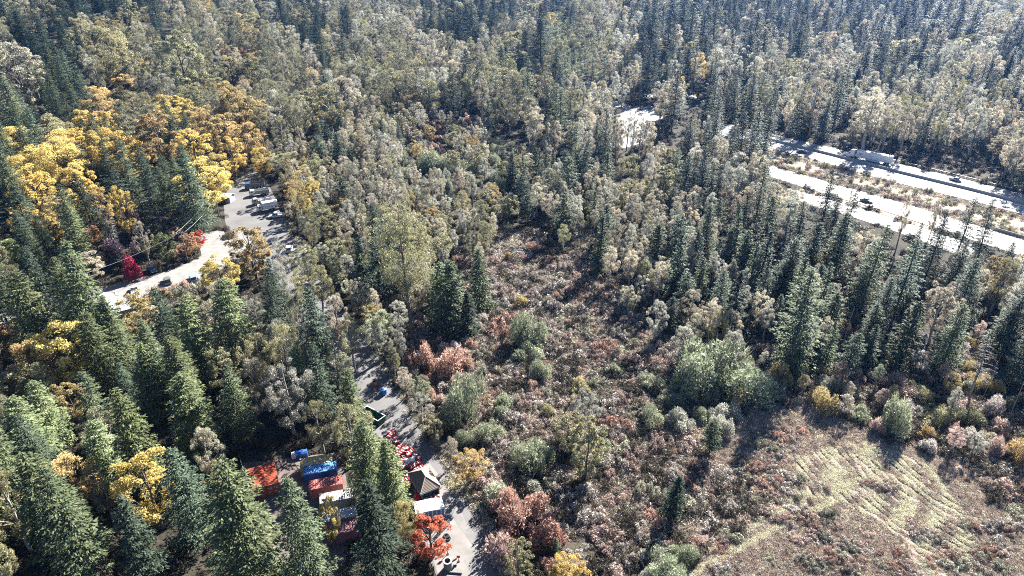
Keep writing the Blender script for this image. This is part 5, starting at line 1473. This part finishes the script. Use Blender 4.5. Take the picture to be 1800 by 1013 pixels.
    big = k in ('A', 'M') and not parcel[i] and D > 235 and (PXt[i] < 1000 or D > 400)
    if big and lf in ('tan', 'grey') and PXt[i] < 1050 and rg.random() < .6: lf = 'olive'
    if big: h *= 1.3 if k == 'A' else 1.25; wd *= 1.25
    if k == 'F' and D > 380: h *= 1.1; wd *= 1.1
    if k in ('B', 'R') and D > 330 and rg.random() < .5: continue
    r = {'F': 7.8, 'S': 5.6, 'G': 7.2, 'M': 7.4, 'A': 5.6, 'W': 4.4, 'D': 4.0, 'R': 2.5, 'B': 1.65 * rg.uniform(.8, 1.5)}[k]
    if k in ('F', 'A', 'M') and D > 500: r *= 1.12 if D < 800 else 1.5
    if k == 'A' and parcel[i]: r *= .8
    if big: r *= 1.35
    if k == 'F' and D > 380: r *= 1.2
    if h and k in ('F', 'A', 'M', 'G'): r *= (h / 22 if k in 'FG' else h / 16) ** .6
    if not near_ok(x, y, r): continue
    if k in ('F', 'A', 'M', 'G', 'S') and D < 520 and blocks_view(x, y, CZ[i], h, D): continue
    # crowns that would stand before a road or clearing the photograph shows open
    if k in ('F', 'A', 'M', 'G', 'S') and not outside:
        hid = False
        for f, ox in (((.35, 0), (.65, 0), (.92, 0)) if D > 260 else ((.35, -2.6), (.35, 2.6), (.65, -2), (.65, 2), (.92, 0))):
            qx, qy, _ = project(x + ox, y, CZ[i] + h * f)
            if 0 < qx < 1800 and 0 < qy < 1013 and GRID[min(20, int(qy // 50))][min(35, int(qx // 50))] in '.D': hid = True
        if hid: continue
    put(x, y, r)
    plants.append([k, x, y, CZ[i], h, wd, lf, None, int(rg.integers(len(KINDS[k]['geos'])))])
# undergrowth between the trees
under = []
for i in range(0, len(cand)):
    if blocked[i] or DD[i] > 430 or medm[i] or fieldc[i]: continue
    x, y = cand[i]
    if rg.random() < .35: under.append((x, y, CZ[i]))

# --- what stands as its own thing, what joins the mass
def size_px(q):
    K = KINDS[q[0]]; px, py, d = project(q[1], q[2], q[3] + q[4] * .5)
    wpx = 2 * K['R'] * (q[4] / K['H']) ** .5 * q[5] * FPX / d; hpx = q[4] * FPX / d * .85
    vis = -wpx * .3 < px < 1800 + wpx * .3 and -hpx * .4 < py < 1013 + hpx * .4
    return (wpx * hpx if vis else 0.0), px, py, d, hpx
info = [size_px(q) for q in plants]
groups = {'F': 'fir_tree', 'S': 'fir_tree', 'G': 'cedar_tree', 'M': 'maple_tree', 'A': 'alder_tree', 'C': 'cottonwood_tree', 'W': 'willow_shrub', 'R': 'leafy_shrub', 'B': 'bramble_bush', 'D': 'dead_tree'}
GROUPTEXT = {'fir_tree': 'fir trees of the forest', 'cedar_tree': 'cedars of the left forest', 'maple_tree': 'autumn maples', 'alder_tree': 'alders and birches', 'cottonwood_tree': 'cottonwoods',
             'willow_shrub': 'pale willow shrubs', 'leafy_shrub': 'coloured shrubs', 'bramble_bush': 'bramble bushes of the clearing', 'dead_tree': 'dead trees'}
alone = set(); 
for nm in set(groups.values()):
    ids = [i for i, q in enumerate(plants) if groups[q[0]] == nm]
    ids.sort(key=lambda i: -(info[i][0] + (1e9 if plants[i][7] else 0)))
    alone |= set(i for i in ids[:298] if info[i][0] > 0)

# labels
MARKS = [('the white semi truck', 1530, 280), ('the paved lot', 1118, 220), ('the blue spruce', 1625, 605), ('the dead fir', 1720, 640), ('the thin bare alder at the slip road', 1592, 395),
 ('the broad layered fir', 1425, 560), ('the large willow clump', 1260, 655), ('the round willow in the brambles', 917, 578), ('the tall lone cottonwood', 720, 430), ('the fresh green fir', 788, 510),
 ('the waste bin', 661, 727), ('the hipped roof hut', 748, 850), ('the scarlet maple', 753, 940), ('the orange-red containers', 460, 845), ('the blue container', 555, 828), ('the grey containers', 585, 885),
 ('the maroon Japanese maple', 230, 468), ('the white end-on pickup', 238, 510), ('the metal roofed house', 190, 537), ('the grey roofed shed', 273, 545), ('the round bright yellow maple', 385, 490),
 ('the orange-gold maple', 440, 445), ('the white box truck', 474, 358), ('the white yard shed', 400, 347), ('the tall bright yellow maple', 200, 370), ('the tiny white shed', 105, 398),
 ('the hillside yellow-green maple', 200, 90), ('the very broad yellow-green maple', 325, 90), ('the distant white house', 165, 14), ('the wide golden maple', 275, 240), ('the golden maples at the left border', 60, 310),
 ('the very tall cedar', 120, 530), ('the yellow-green maple in the dark', 105, 620), ('the spire-topped fir', 542, 590), ('the orange mixer', 659, 678), ('the low willow thicket', 755, 280),
 ('the yellow alder right of centre', 1170, 320), ('the lone young fir', 1255, 770), ('the young dark fir', 1188, 865), ('the field track', 1330, 920), ('the mown field', 1580, 850), ('the rusty shrub row', 905, 910),
 ('the bright yellow sapling', 1000, 995), ('the left rusty red shrub', 745, 628), ('the pale snag', 1240, 510), ('the tallest fir at the carriageway', 1713, 410), ('the dark car on the near carriageway', 1523, 352),
 ('the dark blue highway car', 1677, 314), ('the distant barn', 1582, 32), ('the broad pale alder', 1535, 210), ('the short thin alder', 1645, 390), ('the white willow at the field edge', 1585, 730), ('the concrete barrier end', 1775, 410),
 ('the tall pale willow', 822, 690), ('the smaller willow by the hedge', 790, 715), ('the pale willow in lower middle', 925, 805), ('the broad dark fir', 655, 930), ('the large green fir', 516, 930),
 ('the shaded road bend', 640, 660), ('the local road glimpse', 1180, 170), ('the upper yard trucks', 452, 325), ('the black highway car', 1408, 267), ('the small dark fir in the shade', 208, 680), ('the hillside grey maple', 35, 130)]
ORD = ['', 'second ', 'third ', 'fourth ', 'fifth ', 'sixth ', 'seventh ', 'eighth ', 'ninth ', 'tenth ', 'eleventh ', 'twelfth ', 'thirteenth ', 'fourteenth ', 'fifteenth ', 'sixteenth ', 'seventeenth ', 'eighteenth ', 'nineteenth ', 'twentieth ']
NOUN = {'F': 'fir', 'S': 'young fir', 'G': 'cedar', 'M': 'maple', 'A': 'alder', 'C': 'cottonwood', 'W': 'willow', 'R': 'shrub', 'B': 'bramble bush', 'D': 'dead tree'}
buckets = {}
for i in alone:
    q = plants[i]
    if q[7]: continue
    px, py = info[i][1], info[i][2]
    mk = min(MARKS, key=lambda m_: (m_[1] - px) ** 2 + 1.5 * (m_[2] - py) ** 2)
    dx, dy = px - mk[1], py - mk[2]
    an = math.degrees(math.atan2(-dy, dx)) % 360
    dr_ = ['right of', 'up and right of', 'behind', 'up and left of', 'left of', 'down and left of', 'in front of', 'down and right of'][int(((an + 22.5) % 360) // 45)]
    rel = q[4] / {'F': 24, 'S': 11, 'G': 21, 'M': 14, 'A': 15, 'C': 20, 'W': 4, 'R': 2.6, 'B': 1.6, 'D': 10}[q[0]]
    sz = 'tall ' if rel > 1.12 else ('low ' if rel < .88 else '')
    broad = 'broad ' if q[5] > 1.08 else ('slim ' if q[5] < .92 else '')
    dsc = f"{sz}{broad}{MATWORD.get(q[6], 'olive')} {NOUN[q[0]]}"
    buckets.setdefault((dsc, dr_, mk[0]), []).append((dx * dx + 1.5 * dy * dy, i))
for (dsc, dr_, mk), L_ in buckets.items():
    L_.sort()
    if len((dsc + ' ' + dr_ + ' ' + mk).split()) > 14: dr_ = {'up and right of': 'behind and right of', 'down and right of': 'below-right of', 'down and left of': 'below-left of', 'up and left of': 'above-left of'}.get(dr_, dr_).replace('behind and right', 'above-right')
    for n_, (_, i) in enumerate(L_):
        if len(L_) == 1: plants[i][7] = f"{dsc} {dr_} {mk}"
        else: plants[i][7] = f"{'nearest' if n_ == 0 else ORD[min(n_, 19)] + 'nearest'} {dsc} {dr_} {mk}"
        for wd_ in ('broad ', 'slim ', 'low ', 'tall ', 'very ', 'thin ', 'lone '):
            if len(plants[i][7].replace('-', ' ').split()) > 16: plants[i][7] = plants[i][7].replace(wd_, '', 1)

def wscale(q):
    K = KINDS[q[0]]; s = q[4] / K['H']
    if q[0] in 'FSGMAC': w_ = s ** .8 * q[5] if q[7] is None or True else s
    else: w_ = (s ** .5) * q[5]
    return w_, s
BARKS = {k: KINDS[k]['bark'] for k in KINDS}
def setmat(o, slot, m):
    o.material_slots[slot].link = 'OBJECT'; o.material_slots[slot].material = m
for i in sorted(alone):
    q = plants[i]; K = KINDS[q[0]]; w_, s = wscale(q); mt, mc, ma = K['parts'][q[8]]
    rz = rg.uniform(0, 6.28); cat = K['cat']; nm = K['name']
    bushy = q[0] in 'RB'
    if bushy or info[i][4] < 40:
        o = bpy.data.objects.new(nm, ma); COL.objects.link(o); setmat(o, 1, LM[q[6]]); root = o
    else:
        root = bpy.data.objects.new(nm, None); COL.objects.link(root)
        t_ = bpy.data.objects.new('trunk' if q[0] != 'W' else 'stems', mt); COL.objects.link(t_); t_.parent = root
        c_ = bpy.data.objects.new('crown' if q[0] != 'D' else 'branches', mc); COL.objects.link(c_); c_.parent = root
        if q[0] == 'D': setmat(c_, 0, DEADWOOD)
        else: setmat(c_, 0, LM[q[6]])
    if q[0] in 'BWR': w_ *= rg.uniform(.75, 1.2)
    root.location = (q[1], q[2], q[3] - .05); root.rotation_euler = (rg.normal(0, .025), rg.normal(0, .025), rz); root.scale = (w_, w_ * (rg.uniform(.7, 1.2) if q[0] in 'BWR' else rg.uniform(.9, 1.1)), s)
    tag(root, q[7], cat, GROUPTEXT[nm])

# ---- the masses: one object each, pieces set by geometry nodes
def mass(name, sources, rows, label, cat):
    """sources: {key: (mesh, [(slot, material)])}; rows: (x, y, z, rz, wscale, hscale, key)"""
    if not rows: return
    col = bpy.data.collections.new(name + '_pieces'); idx = {}
    for n_, (key, (me_, sl_)) in enumerate(sorted(sources.items(), key=lambda a: str(a[0]))):
        o = bpy.data.objects.new(f'{name}_piece_{n_:03d}', me_); col.objects.link(o); idx[key] = n_
        for slot, m_ in sl_: setmat(o, slot, m_)
    me_ = bpy.data.meshes.new(name); me_.vertices.add(len(rows))
    me_.vertices.foreach_set('co', np.array([r[:3] for r in rows], np.float32).ravel())
    a = me_.attributes.new('piece', 'INT', 'POINT'); a.data.foreach_set('value', np.array([idx[r[6]] for r in rows], np.int32))
    a = me_.attributes.new('turn', 'FLOAT_VECTOR', 'POINT'); a.data.foreach_set('vector', np.array([(0, 0, r[3]) for r in rows], np.float32).ravel())
    a = me_.attributes.new('size', 'FLOAT_VECTOR', 'POINT'); a.data.foreach_set('vector', np.array([(r[4], r[4], r[5]) for r in rows], np.float32).ravel())
    ob = bpy.data.objects.new(name, me_); COL.objects.link(ob); tag(ob, label, cat, kind='stuff')
    ng = bpy.data.node_groups.new(name, 'GeometryNodeTree')
    ng.interface.new_socket('Geometry', in_out='INPUT', socket_type='NodeSocketGeometry'); ng.interface.new_socket('Geometry', in_out='OUTPUT', socket_type='NodeSocketGeometry')
    N = ng.nodes; K_ = ng.links
    gi, go_ = N.new('NodeGroupInput'), N.new('NodeGroupOutput')
    mp = N.new('GeometryNodeMeshToPoints'); ip = N.new('GeometryNodeInstanceOnPoints'); ci = N.new('GeometryNodeCollectionInfo')
    ci.inputs['Collection'].default_value = col; ci.inputs['Separate Children'].default_value = True; ci.inputs['Reset Children'].default_value = True
    K_.new(gi.outputs[0], mp.inputs['Mesh']); K_.new(mp.outputs[0], ip.inputs['Points']); K_.new(ci.outputs[0], ip.inputs['Instance'])
    ip.inputs['Pick Instance'].default_value = True
    def attr(nm_, ty):
        x = N.new('GeometryNodeInputNamedAttribute'); x.data_type = ty; x.inputs['Name'].default_value = nm_; return x.outputs['Attribute']
    K_.new(attr('piece', 'INT'), ip.inputs['Instance Index'])
    er = N.new('FunctionNodeEulerToRotation'); K_.new(attr('turn', 'FLOAT_VECTOR'), er.inputs[0]); K_.new(er.outputs[0], ip.inputs['Rotation'])
    K_.new(attr('size', 'FLOAT_VECTOR'), ip.inputs['Scale']); K_.new(ip.outputs[0], go_.inputs[0])
    md = ob.modifiers.new('pieces', 'NODES'); md.node_group = ng
    return ob
def massrows(sel):
    src, rows = {}, []
    for i in sel:
        q = plants[i]; key = (q[0], q[8], q[6]); w_, s = wscale(q)
        src[key] = (KINDS[q[0]]['parts'][q[8]][2], [(1, LM[q[6]])])
        rows.append((q[1], q[2], q[3] - .05, rg.uniform(0, 6.28), w_, s, key))
    return src, rows
rest = [i for i in range(len(plants)) if i not in alone]
s_, r_ = massrows([i for i in rest if plants[i][0] in 'FSGMACD']); mass('forest', s_, r_, 'dense far forest of firs, alders and maples reading as one mass', 'forest')
s_, r_ = massrows([i for i in rest if plants[i][0] in 'WRB']); mass('bramble_thicket', s_, r_, 'tangled bramble and shrub thicket covering the clearing', 'thicket')
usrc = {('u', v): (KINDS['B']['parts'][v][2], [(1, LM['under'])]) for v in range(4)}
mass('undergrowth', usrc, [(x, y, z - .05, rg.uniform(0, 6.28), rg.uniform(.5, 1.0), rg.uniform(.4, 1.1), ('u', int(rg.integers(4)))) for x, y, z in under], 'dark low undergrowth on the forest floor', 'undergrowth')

# ---- grass of the mown field, the verges and the road edges
fw = [P(*q) for q in field_poly]; fx0, fx1 = min(p.x for p in fw), max(p.x for p in fw); fy0, fy1 = min(p.y for p in fw), max(p.y for p in fw)
tracks = [pxpoly(l) for l in ([(1180, 1003), (1240, 968), (1330, 922), (1400, 888), (1470, 862), (1530, 835)], [(1205, 1018), (1260, 985), (1345, 940), (1415, 903), (1480, 875), (1545, 850)])]
def dist_line(x, y, L):
    best = np.full(x.shape, 1e9)
    for a, b in zip(L[:-1], L[1:]):
        d = b - a; l2 = d.x ** 2 + d.y ** 2; t_ = np.clip(((x - a.x) * d.x + (y - a.y) * d.y) / l2, 0, 1)
        best = np.minimum(best, np.hypot(x - a.x - t_ * d.x, y - a.y - t_ * d.y))
    return best
N_ = 95000
gx = rg.uniform(fx0, fx1, N_); gy = rg.uniform(fy0, fy1, N_); gz = land(gx, gy); qx, qy, _ = project(gx, gy, gz)
infield = inside(qx, qy, field_poly)
core = inside(qx, qy, [(1400, 800), (1520, 775), (1640, 820), (1690, 900), (1720, 960), (1690, 1030), (1640, 1030), (1560, 930), (1470, 880), (1400, 870)])
rowdir = (P(1640, 1000) - P(1480, 870)).normalized(); across = gx * -rowdir.y + gy * rowdir.x + 2.6 * np.sin((gx * rowdir.x + gy * rowdir.y) / 9 + 1.0) + .3 * np.sin(gx * 1.3)
shift = np.where(core & (np.sin(gx * .31 + 1) * np.sin(gy * .37) > -.45), (0.5 - (across / 1.7) % 1.0) * 1.7 * .72, 0) + rg.normal(0, .1, N_)
gx = gx - rowdir.y * shift; gy = gy + rowdir.x * shift; tr_d = np.minimum(dist_line(gx, gy, tracks[0]), dist_line(gx, gy, tracks[1]))
cswirl = P(1500, 862); rad = np.hypot(gx - cswirl.x, gy - cswirl.y)
u_ = np.sin(gx * .9 - gy * .55 + 1.5 * np.sin(gy * .25)) + .8 * np.sin(rad * 1.5)
pale = (tr_d < .62) | (core & (u_ + rg.normal(0, .6, N_) > -.45)) | (rg.random(N_) < .22)
dens = np.where(tr_d < .6, 1.0, np.where(core, .9, .75)) > rg.random(N_)
sel = np.where(infield & dens)[0]
T = [tuft(200 + i).mesh('tuft', [LM['straw']]) for i in range(5)]
src = {}; rows_p, rows_h = [], []
for i in sel:
    v = int(rg.integers(5)); s = rg.uniform(.7, 1.5); k_ = 'straw' if pale[i] else 'hay'
    src[(k_, v)] = (T[v], [(0, LM[k_])]); (rows_p if pale[i] else rows_h).append((gx[i], gy[i], gz[i] - .02, rg.uniform(0, 6.28) if not pale[i] else rg.normal(2.2, .5), s, s, (k_, v)))
mass('dry_grass', src, rows_p + rows_h, 'mown field of pale straw and pinkish dry grass with two wheel tracks', 'grass')
# bushes left standing in the field
CLUMPS = [(1370, 795, 4), (1355, 850, 5), (1385, 860, 4), (1420, 985, 6), (1470, 985, 7), (1500, 960, 4), (1400, 920, 5), (1440, 925, 4), (1620, 940, 3), (1680, 985, 5), (1545, 860, 2), (1740, 930, 4), (1290, 880, 5), (1325, 830, 5), (1380, 770, 4), (1590, 1000, 4), (1740, 980, 5), (1270, 990, 3), (1480, 1005, 5)]
cs_, cr_ = {}, []
for cx_, cy2, n_ in CLUMPS:
    p = P(cx_, cy2)
    for _ in range(n_ * 3):
        v = int(rg.integers(4)); k_ = ['bramble', 'pink', 'moss', 'rust'][int(rg.integers(4))]; key = (v, k_)
        cs_[key] = (KINDS['B']['parts'][v][2], [(1, LM[k_])]); x, y = p.x + rg.normal(0, 2.2), p.y + rg.normal(0, 1.8)
        cr_.append((x, y, float(land(x, y)) - .05, rg.uniform(0, 6.28), rg.uniform(.4, .8), rg.uniform(.3, .8), key))
for _ in range(420):
    x, y = rg.uniform(fx0, fx1), rg.uniform(fy0, fy1); ax_, ay_, _d = project(x, y, float(land(x, y)))
    if not inside(np.array([ax_]), np.array([ay_]), field_poly)[0]: continue
    if inside(np.array([ax_]), np.array([ay_]), [(1440, 800), (1640, 810), (1690, 900), (1640, 1000), (1560, 930), (1440, 870)])[0] and rg.random() < .9: continue
    if min(dist_line(np.array([x]), np.array([y]), tracks[0])[0], dist_line(np.array([x]), np.array([y]), tracks[1])[0]) < 1.3: continue
    v = int(rg.integers(6)); k_ = ['bramble', 'pink', 'moss', 'under'][int(rg.integers(4))]; key = (v, k_)
    cs_[key] = (KINDS['B']['parts'][v][2], [(1, LM[k_])]); cr_.append((x, y, float(land(x, y)) - .05, rg.uniform(0, 6.28), rg.uniform(.2, .55), rg.uniform(.15, .4), key))
mass('field_brush', cs_, cr_, 'low scattered bramble clumps left standing in the mown field', 'brush')
bx = rg.uniform(-30, 160, 60000); by = rg.uniform(85, 240, 60000); bz_ = land(bx, by); bu_, bv_, _ = project(bx, by, bz_)
bs_ = np.array([1040 > py_ > 380 and -60 < px_ < 1860 and GRID[min(20, int(py_ // 50))][min(35, max(0, int(px_ // 50)))] in 'BRWwDO' for px_, py_ in zip(bu_, bv_)]) & ~inside(bu_, bv_, field_poly)
for poly in KEEP_OUT: bs_ &= ~inside(bx, by, poly)
br_, bsrc = [], {}
for i in np.where(bs_)[0]:
    v = int(rg.integers(5)); k_ = ['hay', 'hay', 'pink', 'moss', 'straw'][int(rg.integers(5))]; bsrc[(k_, v)] = (T[v], [(0, LM[k_])]); s = rg.uniform(1.0, 2.6)
    br_.append((bx[i], by[i], bz_[i], rg.uniform(0, 6.28), s, s, (k_, v)))
mass('brush_grass', bsrc, br_, 'dry grass and stems growing between the bramble bushes of the clearing', 'grass')
# verge grass along the highway and the yard road
vr, vs_ = [], {}
def strip(line, wd, n_, keys):
    for _ in range(n_):
        j = int(rg.integers(len(line) - 1)); t_ = rg.random(); a = line[j].lerp(line[j + 1], t_)
        x, y = a.x + rg.normal(0, wd), a.y + rg.normal(0, wd); v = int(rg.integers(5)); k_ = keys[int(rg.integers(len(keys)))]
        vs_[(k_, v)] = (T[v], [(0, LM[k_])]); s = rg.uniform(.8, 2.2); vr.append((x, y, float(land(x, y)), rg.uniform(0, 6.28), s, s, (k_, v)))
strip(pxpoly([(x, y + 6) for x, y in fl]), 1.6, 3500, ['straw', 'hay', 'hay'])
strip(pxpoly([(x, y - 5) for x, y in nu]), 1.6, 3500, ['straw', 'hay', 'hay'])
strip(pxpoly([(x + 4, y) for x, y in yr[:8]]), .7, 1800, ['hay', 'straw', 'moss'])
strip(pxpoly([(800, 862), (792, 845)]), .5, 120, ['straw', 'ygreen'])
strip(pxpoly([(270, 520), (330, 512), (372, 500)]), 2.5, 1500, ['hay', 'straw', 'orange'])
mass('verge_grass', vs_, vr, 'dry grass along the highway verges and the edge of the yard road', 'grass')

# ---- the air
hz = bpy.data.meshes.new('haze'); bm = bmesh.new()
bmesh.ops.create_cube(bm, size=1.0); bm.to_mesh(hz); bm.free()
ho = bpy.data.objects.new('haze', hz); COL.objects.link(ho); ho['kind'] = 'stuff'
ho.scale = (5600, 5800, 282); ho.location = (0, 2410, 139 - 0); ho['label'] = 'thin bluish haze in the air above the forest'
hm = bpy.data.materials.new('haze_air'); hm.use_nodes = True; tn = hm.node_tree
for x in list(tn.nodes):
    if x.type != 'OUTPUT_MATERIAL': tn.nodes.remove(x)
pv = tn.nodes.new('ShaderNodeVolumePrincipled'); pv.inputs['Color'].default_value = (0.16, 0.42, 1.0, 1); pv.inputs['Density'].default_value = HAZE; pv.inputs['Anisotropy'].default_value = 0.45
tn.links.new(pv.outputs[0], tn.nodes['Material Output'].inputs['Volume']); hz.materials.append(hm)
print('plants', len(plants), 'alone', len(alone), 'objects', len(bpy.data.objects))
